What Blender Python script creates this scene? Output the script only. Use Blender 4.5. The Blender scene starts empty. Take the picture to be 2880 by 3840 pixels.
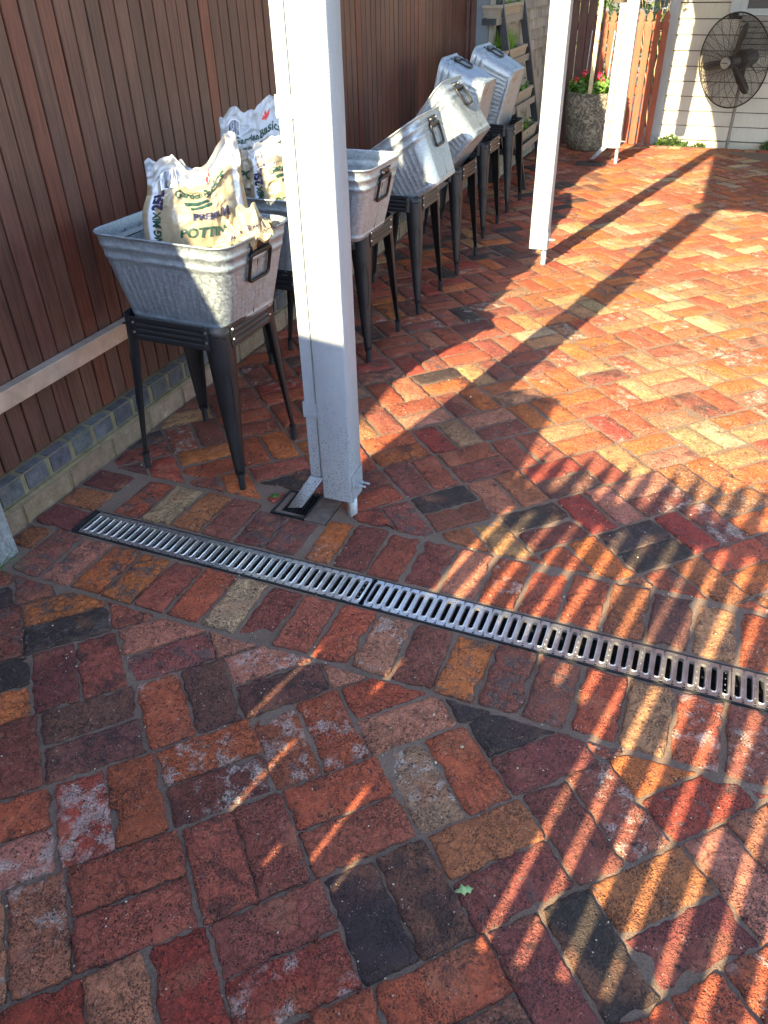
import bpy, bmesh, math, random
from mathutils import Vector, Matrix, noise, Euler
random.seed(11)
PI = math.pi
R = math.radians
scene = bpy.context.scene
C = scene.collection

# ------------------------------------------------------------------ camera
cam_d = bpy.data.cameras.new("camera")
cam = bpy.data.objects.new("camera", cam_d)
C.objects.link(cam)
cam_d.sensor_fit = 'HORIZONTAL'
cam_d.sensor_width = 36.0
cam_d.lens = 36.0 * 2884.0 / 2880.0
cam_d.clip_start = 0.02
cam_d.clip_end = 500
M = [[0.927616538191359, -0.1997085093208451, 0.31566448862475],
     [0.37294560525796033, 0.5425750565411489, -0.7526778085862124],
     [-0.020955514611973702, 0.8159220669428026, 0.5777820065415091]]
cam.matrix_world = Matrix(((M[0][0], M[0][1], M[0][2], 0), (M[1][0], M[1][1], M[1][2], 0),
                           (M[2][0], M[2][1], M[2][2], 1.55), (0, 0, 0, 1)))
scene.camera = cam

# ------------------------------------------------------------------ light
SUN_AZ = R(12.1)      # shadows travel this far right of +Y
SUN_EL = R(28.1)
world = bpy.data.worlds.new("World")
scene.world = world
world.use_nodes = True
wn = world.node_tree.nodes
wl = world.node_tree.links
for n in list(wn):
    wn.remove(n)
sky = wn.new('ShaderNodeTexSky')
sky.sky_type = 'NISHITA'
sky.ozone_density = 1.2
sky.dust_density = 0.6
sky.sun_disc = False
sky.sun_elevation = SUN_EL
sky.sun_rotation = R(180) + SUN_AZ
bg = wn.new('ShaderNodeBackground')
bg.inputs['Strength'].default_value = 0.15
wo = wn.new('ShaderNodeOutputWorld')
tint = wn.new('ShaderNodeMix'); tint.data_type = 'RGBA'; tint.blend_type = 'MULTIPLY'; tint.inputs[0].default_value = 1.0
tint.inputs[7].default_value = (.93, .97, 1.03, 1)
wl.new(sky.outputs[0], tint.inputs[6])
wl.new(tint.outputs[2], bg.inputs['Color'])
wl.new(bg.outputs[0], wo.inputs['Surface'])
sd = bpy.data.lights.new("sun", 'SUN')
sd.energy = 4.4
sd.angle = R(0.53)
sd.color = (1.0, 0.82, 0.50)
sun = bpy.data.objects.new("sun", sd)
C.objects.link(sun)
trav = Vector((math.sin(SUN_AZ) * math.cos(SUN_EL), math.cos(SUN_AZ) * math.cos(SUN_EL), -math.sin(SUN_EL)))
sun.rotation_euler = trav.to_track_quat('-Z', 'Y').to_euler()
sun.location = (-3, -6, 6)
scene.view_settings.view_transform = 'Standard'
scene.view_settings.look = 'None'
scene.view_settings.gamma = 1.0
scene.view_settings.exposure = 2.55
try:
    scene.cycles.max_bounces = 8
    scene.cycles.diffuse_bounces = 5
except Exception:
    pass

# ------------------------------------------------------------------ node helper
class NT:
    def __init__(s, name):
        s.m = bpy.data.materials.new(name)
        s.m.use_nodes = True
        s.t = s.m.node_tree
        for n in list(s.t.nodes):
            s.t.nodes.remove(n)
        s.out = s.t.nodes.new('ShaderNodeOutputMaterial')
        s.b = s.t.nodes.new('ShaderNodeBsdfPrincipled')
        s.t.links.new(s.b.outputs[0], s.out.inputs[0])
    def put(s, sock, v):
        if v is None:
            return
        if hasattr(v, 'links') or isinstance(v, bpy.types.NodeSocket):
            s.t.links.new(v, sock)
        else:
            if isinstance(v, (tuple, list)) and len(v) == 3 and len(sock.default_value) == 4:
                v = (*v, 1)
            sock.default_value = v
    def set(s, **k):
        for a, v in k.items():
            s.put(s.b.inputs[a.replace('_', ' ')], v)
        return s
    def coord(s, kind='Object'):
        return s.t.nodes.new('ShaderNodeTexCoord').outputs[kind]
    def mapping(s, vec, scale=(1, 1, 1), loc=(0, 0, 0), rot=(0, 0, 0)):
        n = s.t.nodes.new('ShaderNodeMapping')
        s.put(n.inputs['Vector'], vec)
        n.inputs['Scale'].default_value = scale
        n.inputs['Location'].default_value = loc
        n.inputs['Rotation'].default_value = rot
        return n.outputs[0]
    def noise(s, vec, scale, detail=4, rough=.55, dist=0, col=False):
        n = s.t.nodes.new('ShaderNodeTexNoise')
        s.put(n.inputs['Vector'], vec)
        n.inputs['Scale'].default_value = scale
        n.inputs['Detail'].default_value = detail
        n.inputs['Roughness'].default_value = rough
        n.inputs['Distortion'].default_value = dist
        return n.outputs['Color' if col else 'Fac']
    def voro(s, vec, scale, feat='F1', out='Distance'):
        n = s.t.nodes.new('ShaderNodeTexVoronoi')
        n.feature = feat
        s.put(n.inputs['Vector'], vec)
        n.inputs['Scale'].default_value = scale
        return n.outputs[out]
    def math(s, op, a, b=None, c=None, clamp=False):
        n = s.t.nodes.new('ShaderNodeMath')
        n.operation = op
        n.use_clamp = clamp
        s.put(n.inputs[0], a)
        if b is not None: s.put(n.inputs[1], b)
        if c is not None: s.put(n.inputs[2], c)
        return n.outputs[0]
    def ramp(s, v, lo, hi, a=0.0, b=1.0, smooth=True):
        n = s.t.nodes.new('ShaderNodeMapRange')
        if smooth: n.interpolation_type = 'SMOOTHSTEP'
        s.put(n.inputs['Value'], v)
        s.put(n.inputs['From Min'], lo); s.put(n.inputs['From Max'], hi)
        s.put(n.inputs['To Min'], a); s.put(n.inputs['To Max'], b)
        return n.outputs[0]
    def mix(s, f, a, b, mode='MIX'):
        n = s.t.nodes.new('ShaderNodeMix')
        n.data_type = 'RGBA'
        n.blend_type = mode
        s.put(n.inputs[0], f); s.put(n.inputs[6], a); s.put(n.inputs[7], b)
        return n.outputs[2]
    def attr(s, name, out='Color'):
        n = s.t.nodes.new('ShaderNodeAttribute')
        n.attribute_name = name
        return n.outputs[out]
    def sep(s, v):
        n = s.t.nodes.new('ShaderNodeSeparateColor')
        s.put(n.inputs[0], v)
        return n.outputs
    def vadd(s, a, b):
        n = s.t.nodes.new('ShaderNodeVectorMath')
        n.operation = 'ADD'
        s.put(n.inputs[0], a); s.put(n.inputs[1], b)
        return n.outputs[0]
    def vscale(s, a, k):
        n = s.t.nodes.new('ShaderNodeVectorMath')
        n.operation = 'SCALE'
        s.put(n.inputs[0], a); s.put(n.inputs['Scale'], k)
        return n.outputs[0]
    def bump(s, h, strength=.5, dist=.01, normal=None):
        n = s.t.nodes.new('ShaderNodeBump')
        s.put(n.inputs['Height'], h)
        n.inputs['Strength'].default_value = strength
        n.inputs['Distance'].default_value = dist
        if normal: s.put(n.inputs['Normal'], normal)
        s.put(s.b.inputs['Normal'], n.outputs[0])
        return n.outputs[0]

def simple(name, col, rough=.5, metal=0.0, var=.15, nscale=20, bump=0.0, bscale=200, spec=None, bdist=.002):
    s = NT(name)
    v = s.coord()
    n = s.noise(v, nscale, 5)
    k = s.ramp(n, .3, .7, 1 - var, 1 + var, smooth=False)
    c = s.mix(1.0, (*col, 1), k, 'MULTIPLY')
    s.set(Base_Color=c, Roughness=rough, Metallic=metal)
    if spec is not None: s.put(s.b.inputs['Specular IOR Level'], spec)
    if bump: s.bump(s.noise(v, bscale, 4), bump, bdist)
    return s.m

# ------------------------------------------------------------------ materials
def mat_brick():
    s = NT('old_brick')
    base = s.attr('Col')
    fx = s.attr('Fx')
    sp = s.sep(fx)
    wht, dirt, rnd, edge = sp[0], sp[1], sp[2], s.attr('Fx', 'Alpha')
    off = s.vscale(s.attr('Off'), 37.0)
    v0 = s.coord()
    v = s.vadd(v0, off)
    nbig = s.noise(v, 11, 5, .6)
    nmid = s.noise(v, 55, 6, .65)
    nfine = s.noise(v, 330, 4, .7)
    col = s.mix(1.0, base, s.ramp(nmid, .25, .75, .68, 1.5, smooth=False), 'MULTIPLY')
    col = s.mix(1.0, col, s.ramp(nfine, .25, .75, .62, 1.4, smooth=False), 'MULTIPLY')
    # hue patches: brown / orange / plum drift over a brick
    hue = s.noise(v, 7, 3, .5, col=True)
    hs = s.sep(hue)
    col = s.mix(s.ramp(hs[0], .54, .74, 0, .42), col, (.17, .06, .045, 1))
    col = s.mix(s.ramp(hs[1], .55, .74, 0, .5), col, (.48, .19, .09, 1))
    scor = s.ramp(s.math('ADD', s.noise(v, 16, 6, .7), s.math('MULTIPLY', rnd, .12)), .60, .72, 0, .62)
    col = s.mix(scor, col, (.045, .030, .028, 1))
    mo = s.ramp(s.noise(v, 85, 5, .72), .51, .66, 0, .55)
    mo = s.math('MULTIPLY', mo, s.ramp(s.noise(v, 15, 3), .35, .60, .15, 1))
    col = s.mix(mo, col, (.055, .032, .026, 1))
    # worn dirt film and lime bloom
    d1 = s.ramp(s.noise(v, 19, 8, .72), s.math('SUBTRACT', .78, s.math('MULTIPLY', dirt, .48)), s.math('SUBTRACT', .86, s.math('MULTIPLY', dirt, .42)), 0, .8)
    col = s.mix(d1, col, (.13, .098, .08, 1))
    w1 = s.ramp(s.noise(v, 24, 9, .74), s.math('SUBTRACT', .74, s.math('MULTIPLY', wht, .34)), s.math('SUBTRACT', .83, s.math('MULTIPLY', wht, .34)), 0, .8)
    w2 = s.ramp(s.noise(v, 6, 3, .5), s.math('SUBTRACT', .66, s.math('MULTIPLY', wht, .3)), s.math('SUBTRACT', .78, s.math('MULTIPLY', wht, .3)))
    wg = s.ramp(s.noise(v, 190, 4, .7), .34, .62, .25, 1)
    col = s.mix(s.math('MULTIPLY', s.math('MULTIPLY', w1, w2), wg), col, (.62, .53, .44, 1))
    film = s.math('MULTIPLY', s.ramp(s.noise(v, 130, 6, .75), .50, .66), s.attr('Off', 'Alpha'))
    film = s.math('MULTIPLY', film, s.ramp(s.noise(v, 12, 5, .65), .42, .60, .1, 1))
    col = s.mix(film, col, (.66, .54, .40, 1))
    # pits and grog
    def v2(vec, scale, feat='F1'):
        n = s.t.nodes.new('ShaderNodeTexVoronoi'); n.voronoi_dimensions = '2D'; n.feature = feat
        s.put(n.inputs['Vector'], vec); n.inputs['Scale'].default_value = scale
        return n.outputs['Distance']
    wv = s.vadd(v, s.vscale(s.noise(v, 160, 3, col=True), .006))
    pitmask = s.ramp(s.noise(v, 13, 3, .6), .40, .60)
    p1 = s.math('MULTIPLY', s.ramp(v2(wv, 150), .10, .30, 1, 0), pitmask)
    p0 = s.math('MULTIPLY', s.ramp(v2(s.vadd(wv, (2.3, 5.1, 0)), 62), .10, .20, 1, 0), s.ramp(s.noise(v, 30, 2), .50, .60))
    p1 = s.math('MAXIMUM', p1, p0)
    p3 = s.ramp(s.noise(v, 210, 3, .55), s.math('SUBTRACT', .665, s.math('MULTIPLY', rnd, .07)), s.math('SUBTRACT', .73, s.math('MULTIPLY', rnd, .07)))
    p1 = s.math('MAXIMUM', p1, s.math('MULTIPLY', p3, .8))
    col = s.mix(s.math('MULTIPLY', p1, .8), col, (.030, .020, .018, 1))
    grog = s.ramp(v2(s.vadd(wv, (3.1, 1.7, .2)), 135), .10, .20, 1, 0)
    gm = s.ramp(s.noise(v, 44, 2), .58, .68)
    col = s.mix(s.math('MULTIPLY', s.math('MULTIPLY', grog, gm), .75), col, (.62, .45, .33, 1))
    # cracks
    cv = s.vadd(v, s.vscale(s.noise(v, 30, 5, .7, col=True), .055))
    cr = v2(cv, 11, 'DISTANCE_TO_EDGE')
    crm = s.math('MULTIPLY', s.ramp(cr, .004, .016, 1, 0), s.ramp(s.noise(v, 6, 2), .52, .62))
    col = s.mix(s.math('MULTIPLY', crm, .55), col, (.035, .022, .02, 1))
    col = s.mix(s.math('MULTIPLY', s.ramp(s.math('ABSOLUTE', s.math('SUBTRACT', s.noise(v, 34, 5, .7), .5)), 0, .035, 1, 0), .28), col, (.05, .03, .025, 1))
    # dirt gathered on arrises
    em = s.math('MULTIPLY', edge, s.ramp(nmid, .3, .7, .25, .95))
    col = s.mix(em, col, (.11, .065, .045, 1))
    s.set(Base_Color=col, Roughness=s.ramp(nmid, .3, .7, .62, .86))
    s.put(s.b.inputs['Specular IOR Level'], .35)
    h = s.math('ADD', s.math('MULTIPLY', nmid, 1.0), s.math('MULTIPLY', nfine, .45))
    h = s.math('ADD', h, s.math('MULTIPLY', nbig, 1.6))
    h = s.math('SUBTRACT', h, s.math('MULTIPLY', p1, .55))
    h = s.math('SUBTRACT', h, s.math('MULTIPLY', crm, .9))
    fc = v2(s.vadd(v, s.vscale(s.noise(v, 50, 4, .7, col=True), .030)), 42, 'DISTANCE_TO_EDGE')
    fcm = s.math('MULTIPLY', s.ramp(fc, .0, .10, 1, 0), s.ramp(s.noise(v, 8, 3), .40, .60))
    h = s.math('SUBTRACT', h, s.math('MULTIPLY', fcm, .55))
    h = s.math('ADD', h, s.math('MULTIPLY', s.noise(s.mapping(v, (1, .35, 1), rot=(0, 0, .8)), 60, 4, .6), .8))
    h = s.math('SUBTRACT', h, s.math('MULTIPLY', mo, .5))
    s.bump(h, 1.0, .0085)
    return s.m

def mat_joint():
    s = NT('joint_sand')
    v = s.coord()
    n = s.noise(v, 260, 5, .7)
    n2 = s.noise(v, 6, 5, .6)
    c = s.mix(n2, (.11, .068, .043, 1), (.24, .165, .115, 1))
    c = s.mix(1.0, c, s.ramp(n, .25, .75, .5, 1.5, smooth=False), 'MULTIPLY')
    g = s.ramp(s.voro(v, 330), .1, .25, 1, 0)
    c = s.mix(s.math('MULTIPLY', g, .35), c, (.5, .42, .34, 1))
    s.set(Base_Color=c, Roughness=.95)
    s.bump(n, .9, .004)
    return s.m

def mat_wood(name='fence_boards', a=(.085, .036, .024), b=(.20, .088, .055), use_attr=True, rough=.5, axis='Z', grey=.0):
    s = NT(name)
    v = s.coord()
    if use_attr:
        v = s.vadd(v, s.vscale(s.attr('Off'), 11.0))
    sc = {'Z': (1, 1, .035), 'Y': (1, .035, 1), 'X': (.035, 1, 1)}[axis]
    g = s.noise(s.mapping(v, sc), 110, 7, .68)
    g2 = s.noise(s.mapping(v, sc), 420, 3, .6)
    big = s.noise(v, 3.2, 4, .6)
    c = s.mix(s.ramp(g, .3, .7), (*a, 1), (*b, 1))
    c = s.mix(s.ramp(big, .45, .7, 0, .5), c, (b[0] * 1.1, b[1] * 1.25, b[2] * 1.35, 1))
    c = s.mix(1.0, c, s.ramp(g2, .3, .7, .72, 1.28, smooth=False), 'MULTIPLY')
    if use_attr:
        c = s.mix(1.0, c, s.attr('Col'), 'MULTIPLY')
    sp = s.ramp(s.voro(v, 22), .03, .06, 1, 0)
    c = s.mix(s.math('MULTIPLY', sp, .0 if grey == 0 else .3), c, (.5, .45, .4, 1))
    s.set(Base_Color=c, Roughness=rough)
    s.bump(s.math('ADD', g, s.math('MULTIPLY', g2, .5)), .35, .0015)
    return s.m

def mat_paint(name, col=(.285, .315, .335), rough=.42, bump=.25, specks=0.0):
    s = NT(name)
    v = s.coord()
    n = s.noise(s.mapping(v, (1, 1, .25)), 35, 5)
    c = s.mix(1.0, (*col, 1), s.ramp(n, .3, .7, .93, 1.04, smooth=False), 'MULTIPLY')
    if specks:
        geo = s.sep(s.coord())  # z = local height
        z = geo[2]
        low = s.ramp(z, .05, .95, 1.0, .0)
        sp = s.voro(s.vadd(v, s.vscale(s.noise(v, 300, 2, col=True), .004)), 150)
        m = s.ramp(sp, s.math('ADD', .03, s.math('MULTIPLY', low, .22)), s.math('ADD', .06, s.math('MULTIPLY', low, .27)), 1, 0)
        m = s.math('MULTIPLY', m, s.ramp(s.noise(v, 25, 3), s.math('SUBTRACT', .66, s.math('MULTIPLY', low, .30)), s.math('SUBTRACT', .74, s.math('MULTIPLY', low, .30))))
        c = s.mix(s.math('MULTIPLY', m, specks), c, (.06, .05, .04, 1))
        st = s.ramp(s.noise(s.mapping(v, (1, 1, .3)), 14, 6, .7), .58, .72, 0, .25)
        c = s.mix(st, c, (.45, .40, .33, 1))
    s.set(Base_Color=c, Roughness=rough)
    h = s.math('ADD', s.noise(s.mapping(v, (1, 1, 3.0)), 60, 5, .6), s.math('MULTIPLY', s.noise(v, 340, 3), .5))
    s.bump(h, bump, .0018)
    return s.m

def mat_galv(name='galvanized_steel', rust=0.0, tone=(.36, .42, .455), rough=.52):
    s = NT(name)
    v = s.coord()
    vv = s.vadd(v, s.vscale(s.noise(v, 40, 3, col=True), .012))
    sp = s.voro(vv, 130, 'F1', 'Color')
    spv = s.sep(sp)[0]
    n = s.noise(v, 18, 7, .68)
    c = s.mix(1.0, (*tone, 1), s.ramp(spv, 0, 1, .82, 1.15, smooth=False), 'MULTIPLY')
    c = s.mix(s.ramp(n, .52, .70, 0, .3), c, (tone[0] * .55, tone[1] * .57, tone[2] * .6, 1))
    # white oxide streaks
    st = s.ramp(s.noise(s.mapping(v, (1, 1, .12)), 60, 6, .7), .60, .72, 0, .35)
    c = s.mix(st, c, (.62, .64, .64, 1))
    metal = .80
    if rust:
        rn = s.ramp(s.noise(v, 9, 7, .7), .70 - rust * .25, .78 - rust * .2)
        c = s.mix(s.math('MULTIPLY', rn, .85), c, (.30, .15, .07, 1))
    s.set(Base_Color=c, Metallic=metal, Roughness=s.ramp(spv, 0, 1, rough - .08, rough + .14, smooth=False))
    s.bump(s.math('ADD', n, s.math('MULTIPLY', spv, .12)), .07, .001)
    return s.m

def mat_foliage(name, a, b, rough=.45):
    s = NT(name)
    r = s.attr('Col')
    v = s.coord()
    n = s.noise(v, 60, 3)
    c = s.mix(s.sep(r)[0], (*a, 1), (*b, 1))
    c = s.mix(1.0, c, s.ramp(n, .3, .7, .8, 1.2, smooth=False), 'MULTIPLY')
    s.set(Base_Color=c, Roughness=rough)
    s.put(s.b.inputs['Transmission Weight'], 0.0)
    tr = s.t.nodes.new('ShaderNodeBsdfTranslucent')
    s.put(tr.inputs['Color'], s.mix(1.0, c, (1.3, 1.6, .5, 1), 'MULTIPLY'))
    mx = s.t.nodes.new('ShaderNodeMixShader')
    mx.inputs[0].default_value = .3
    s.t.links.new(s.b.outputs[0], mx.inputs[1])
    s.t.links.new(tr.outputs[0], mx.inputs[2])
    s.t.links.new(mx.outputs[0], s.out.inputs[0])
    return s.m

def mat_bag():
    s = NT('woven_bag_plastic')
    v = s.coord()
    a = s.sep(s.attr('Col'))
    clear = a[0]; stripe = a[1]
    n = s.noise(v, 14, 6, .65)
    c = s.mix(n, (.23, .18, .105, 1), (.35, .295, .19, 1))
    c = s.mix(stripe, c, (.66, .72, .80, 1))
    c = s.mix(clear, c, (.44, .45, .45, 1))
    d = s.ramp(s.noise(v, 32, 7, .72), .58, .72, 0, .5)
    c = s.mix(d, c, (.30, .22, .13, 1))
    s.set(Base_Color=c, Roughness=.3)
    s.put(s.b.inputs['Coat Weight'], .25)
    s.bump(s.noise(v, 60, 6, .6), .45, .004)
    return s.m

def mat_pot():
    s = NT('textured_concrete')
    v = s.coord()
    w = s.noise(s.vadd(v, s.vscale(s.noise(v, 9, 4, col=True), .07)), 34, 5, .62, 1.4)
    m = s.ramp(w, .44, .62)
    c = s.mix(m, (.085, .074, .055, 1), (.30, .27, .20, 1))
    n = s.noise(v, 5, 4)
    c = s.mix(1.0, c, s.ramp(n, .3, .7, .6, 1.25, smooth=False), 'MULTIPLY')
    s.set(Base_Color=c, Roughness=.85)
    s.bump(w, .9, .012)
    return s.m

def mat_shingle():
    s = NT('weathered_shingle')
    v = s.vadd(s.coord(), s.vscale(s.attr('Off'), 9.0))
    g = s.noise(s.mapping(v, (1, 1, .08)), 90, 6, .65)
    n = s.noise(v, 30, 5, .7)
    c = s.mix(g, (.13, .115, .09, 1), (.36, .33, .27, 1))
    c = s.mix(s.ramp(n, .58, .72, 0, .45), c, (.16, .14, .07, 1))
    c = s.mix(1.0, c, s.attr('Col'), 'MULTIPLY')
    s.set(Base_Color=c, Roughness=.9)
    s.bump(g, .6, .003)
    return s.m

MB = mat_brick()
MJ = mat_joint()
M_FENCE = mat_wood('fence_boards', (.056, .022, .014), (.125, .052, .031))
M_REDWOOD = mat_wood('red_stained_wood', (.15, .032, .013), (.31, .075, .030), False, .55)
M_DARKRED = mat_wood('dark_red_wood', (.05, .02, .015), (.11, .045, .032), False, .6)
M_PAINT = mat_paint('white_gloss_paint', bump=.6, specks=.9)
M_PAINT2 = mat_paint('white_paint', specks=0)
M_CREAM = mat_paint('cream_board_paint', (.40, .37, .30), .5, .15)
M_GALV = mat_galv()
M_GALV_R = mat_galv('galvanized_steel_rusty', .55)
M_GALV_P = mat_galv('galvanized_pipe', 0, (.42, .46, .48), .5)
M_STAND = simple('black_powder_coat', (.017, .018, .020), .42, .3, .25, 9, .12, 90)
M_RUBBER = simple('black_rubber', (.012, .012, .013), .8, 0, .2, 40)
M_BLACKMETAL = simple('black_iron', (.022, .021, .021), .4, .5, .3, 60, .2, 200)
M_SCREW = simple('zinc_screw', (.6, .6, .6), .3, 1.0, .1)
M_STAINLESS = simple('drain_steel', (.58, .57, .55), .36, .92, .22, 14, .12, 160)
M_CHANNEL = simple('black_drain_plastic', (.014, .015, .016), .6, 0, .3, 30, .3, 120)
M_BLUEBRICK = None
M_BAG = mat_bag()
M_POT = mat_pot()
M_SHINGLE = mat_shingle()
M_SOIL = simple('potting_soil', (.045, .03, .02), .95, 0, .5, 60, 1.0, 140, bdist=.01)
M_LEAF = mat_foliage('geranium_leaf', (.035, .10, .018), (.16, .30, .05))
M_LEAF2 = mat_foliage('weed_leaf', (.025, .055, .012), (.09, .14, .035))
M_HEDGE = mat_foliage('hedge_leaf', (.05, .08, .02), (.22, .26, .07))
M_GRASS = mat_foliage('grass_blade', (.06, .16, .02), (.22, .36, .04))
M_PETAL = simple('pink_petal', (.75, .02, .10), .5, 0, .25, 90)
M_PETALR = simple('red_petal', (.55, .015, .02), .5, 0, .25, 90)
M_STAKE = mat_wood('pale_stake_wood', (.42, .33, .19), (.60, .50, .32), False, .7)
M_CREAMPOT = simple('cream_glazed_planter', (.23, .20, .15), .55, 0, .12, 20, .2, 120)
M_SHELF = simple('charcoal_shelf_paint', (.014, .017, .021), .5, 0, .3, 25, .15, 150)
M_SHELFF = simple('pale_shelf_edge', (.17, .155, .13), .6, 0, .25, 25, .15, 150)
M_INK_G = simple('green_ink', (.012, .050, .034), .5)
M_INK_N = simple('navy_ink', (.02, .02, .06), .5)
M_INK_R = simple('red_ink', (.65, .03, .03), .5)
M_INK_W = simple('label_white', (.75, .75, .72), .5)
M_GLASS = NT('window_glass').set(Base_Color=(.05, .06, .07, 1), Roughness=.06).m
M_CURTAIN = simple('pale_curtain', (.5, .5, .48), .8, 0, .3, 30)
M_LOUVRE = simple('dark_louvre', (.17, .16, .14), .6, 0, .2, 12)
M_BARK = simple('bark', (.10, .08, .06), .95, 0, .5, 30, .8, 90, bdist=.01)
M_CONC = simple('stained_concrete', (.13, .092, .07), .9, 0, .4, 18, .5, 160)
M_SHEET = simple('roof_sheet_paint', (.55, .54, .50), .5, .1, .1, 5)
M_EARTH = simple('bare_earth', (.13, .10, .07), .95, 0, .5, 2, .6, 30, bdist=.02)
M_FANBLADE = simple('fan_blade_plastic', (.032, .031, .030), .38, 0, .2, 10)
M_SILVER = simple('fan_badge', (.55, .56, .58), .3, .8, .1)
M_WIRE = simple('fan_wire', (.08, .07, .06), .45, .6, .3, 20)
M_TIEWIRE = simple('tie_wire', (.04, .04, .04), .5, .6)
M_SIDING = simple('blue_grey_siding', (.22, .29, .36), .7, 0, .2, 4)

# ------------------------------------------------------------------ mesh helpers
def mesh_obj(name, verts, faces, mat, parent=None, smooth=False, cols=None, fx=None, off=None, mats=None, midx=None):
    me = bpy.data.meshes.new(name)
    me.from_pydata([tuple(v) for v in verts], [], faces)
    if cols:
        a = me.color_attributes.new('Col', 'FLOAT_COLOR', 'POINT')
        a.data.foreach_set('color', [x for c in cols for x in (c if len(c) == 4 else (*c, 1))])
    if fx:
        a = me.color_attributes.new('Fx', 'FLOAT_COLOR', 'POINT')
        a.data.foreach_set('color', [x for c in fx for x in c])
    if off:
        a = me.color_attributes.new('Off', 'FLOAT_COLOR', 'POINT')
        a.data.foreach_set('color', [x for c in off for x in (c if len(c) == 4 else (*c, 1))])
    for m in (mats or [mat]):
        me.materials.append(m)
    if midx:
        me.polygons.foreach_set('material_index', midx)
    if smooth:
        me.polygons.foreach_set('use_smooth', [True] * len(me.polygons))
    me.update()
    o = bpy.data.objects.new(name, me)
    C.objects.link(o)
    if parent: o.parent = parent
    return o

class B:
    """collects shapes in one bmesh"""
    def __init__(s):
        s.v = []; s.f = []
    def add(s, vs, fs):
        k = len(s.v)
        s.v += [Vector(p) for p in vs]
        s.f += [tuple(i + k for i in f) for f in fs]
    def box(s, x0, x1, y0, y1, z0, z1, bev=0.0, mat=None):
        if bev > 0:
            bm = bmesh.new()
            bmesh.ops.create_cube(bm, size=1)
            for v in bm.verts:
                v.co = Vector(((x0 + x1) / 2 + v.co.x * (x1 - x0), (y0 + y1) / 2 + v.co.y * (y1 - y0), (z0 + z1) / 2 + v.co.z * (z1 - z0)))
            bmesh.ops.bevel(bm, geom=bm.edges[:], offset=bev, segments=2, affect='EDGES')
            bm.verts.index_update()
            vs = [v.co.copy() for v in bm.verts]; fs = [[v.index for v in f.verts] for f in bm.faces]
            bm.free()
        else:
            vs = [Vector(p) for p in ((x0, y0, z0), (x1, y0, z0), (x1, y1, z0), (x0, y1, z0), (x0, y0, z1), (x1, y0, z1), (x1, y1, z1), (x0, y1, z1))]
            fs = [(0, 3, 2, 1), (4, 5, 6, 7), (0, 1, 5, 4), (1, 2, 6, 5), (2, 3, 7, 6), (3, 0, 4, 7)]
        if mat is not None: vs = [mat @ v for v in vs]
        s.add(vs, fs)
    def tube(s, pts, r, n=8, closed=False, cap=True):
        pts = [Vector(p) for p in pts]
        rr = r if isinstance(r, (list, tuple)) else [r] * len(pts)
        L = len(pts)
        vs = []; prev = None
        for i, p in enumerate(pts):
            if closed: t = pts[(i + 1) % L] - pts[i - 1]
            else: t = pts[min(i + 1, L - 1)] - pts[max(i - 1, 0)]
            t.normalize()
            if prev is None:
                a = Vector((0, 0, 1)) if abs(t.z) < .9 else Vector((1, 0, 0))
                u = t.cross(a).normalized()
            else:
                u = (prev - t * prev.dot(t)).normalized()
            prev = u
            w = t.cross(u)
            for k in range(n):
                an = 2 * PI * k / n
                vs.append(p + (u * math.cos(an) + w * math.sin(an)) * rr[i])
        fs = []
        for i in range(L if closed else L - 1):
            j = (i + 1) % L
            for k in range(n):
                k2 = (k + 1) % n
                fs.append((i * n + k, i * n + k2, j * n + k2, j * n + k))
        if cap and not closed:
            fs.append(tuple(range(n))[::-1]); fs.append(tuple((L - 1) * n + k for k in range(n)))
        s.add(vs, fs)
    def lathe(s, prof, n=32, cx=0, cy=0, cz=0):
        vs = []
        for r, z in prof:
            for k in range(n):
                a = 2 * PI * k / n
                vs.append((cx + r * math.cos(a), cy + r * math.sin(a), cz + z))
        fs = []
        for i in range(len(prof) - 1):
            for k in range(n):
                k2 = (k + 1) % n
                fs.append((i * n + k, i * n + k2, (i + 1) * n + k2, (i + 1) * n + k))
        s.add(vs, fs)
    def prism(s, poly, y0, y1, axis='Y'):
        """poly in (x,z) extruded along y (or (y,z) along x with axis X)"""
        n = len(poly)
        if axis == 'Y': vs = [(p[0], y0, p[1]) for p in poly] + [(p[0], y1, p[1]) for p in poly]
        elif axis == 'X': vs = [(y0, p[0], p[1]) for p in poly] + [(y1, p[0], p[1]) for p in poly]
        else: vs = [(p[0], p[1], y0) for p in poly] + [(p[0], p[1], y1) for p in poly]
        fs = [tuple(range(n)), tuple(range(2 * n - 1, n - 1, -1))]
        for i in range(n):
            j = (i + 1) % n
            fs.append((i, j, n + j, n + i))
        s.add(vs, fs)
    def obj(s, name, mat, parent=None, smooth=False, fixn=True, auto=None):
        o = mesh_obj(name, s.v, s.f, mat, parent, smooth)
        if fixn:
            bm = bmesh.new(); bm.from_mesh(o.data)
            bmesh.ops.recalc_face_normals(bm, faces=bm.faces[:])
            if auto is not None:
                for e in bm.edges:
                    if len(e.link_faces) == 2 and e.calc_face_angle(0) > R(auto): e.smooth = False
                for f in bm.faces: f.smooth = True
            bm.to_mesh(o.data); bm.free()
        return o

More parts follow.
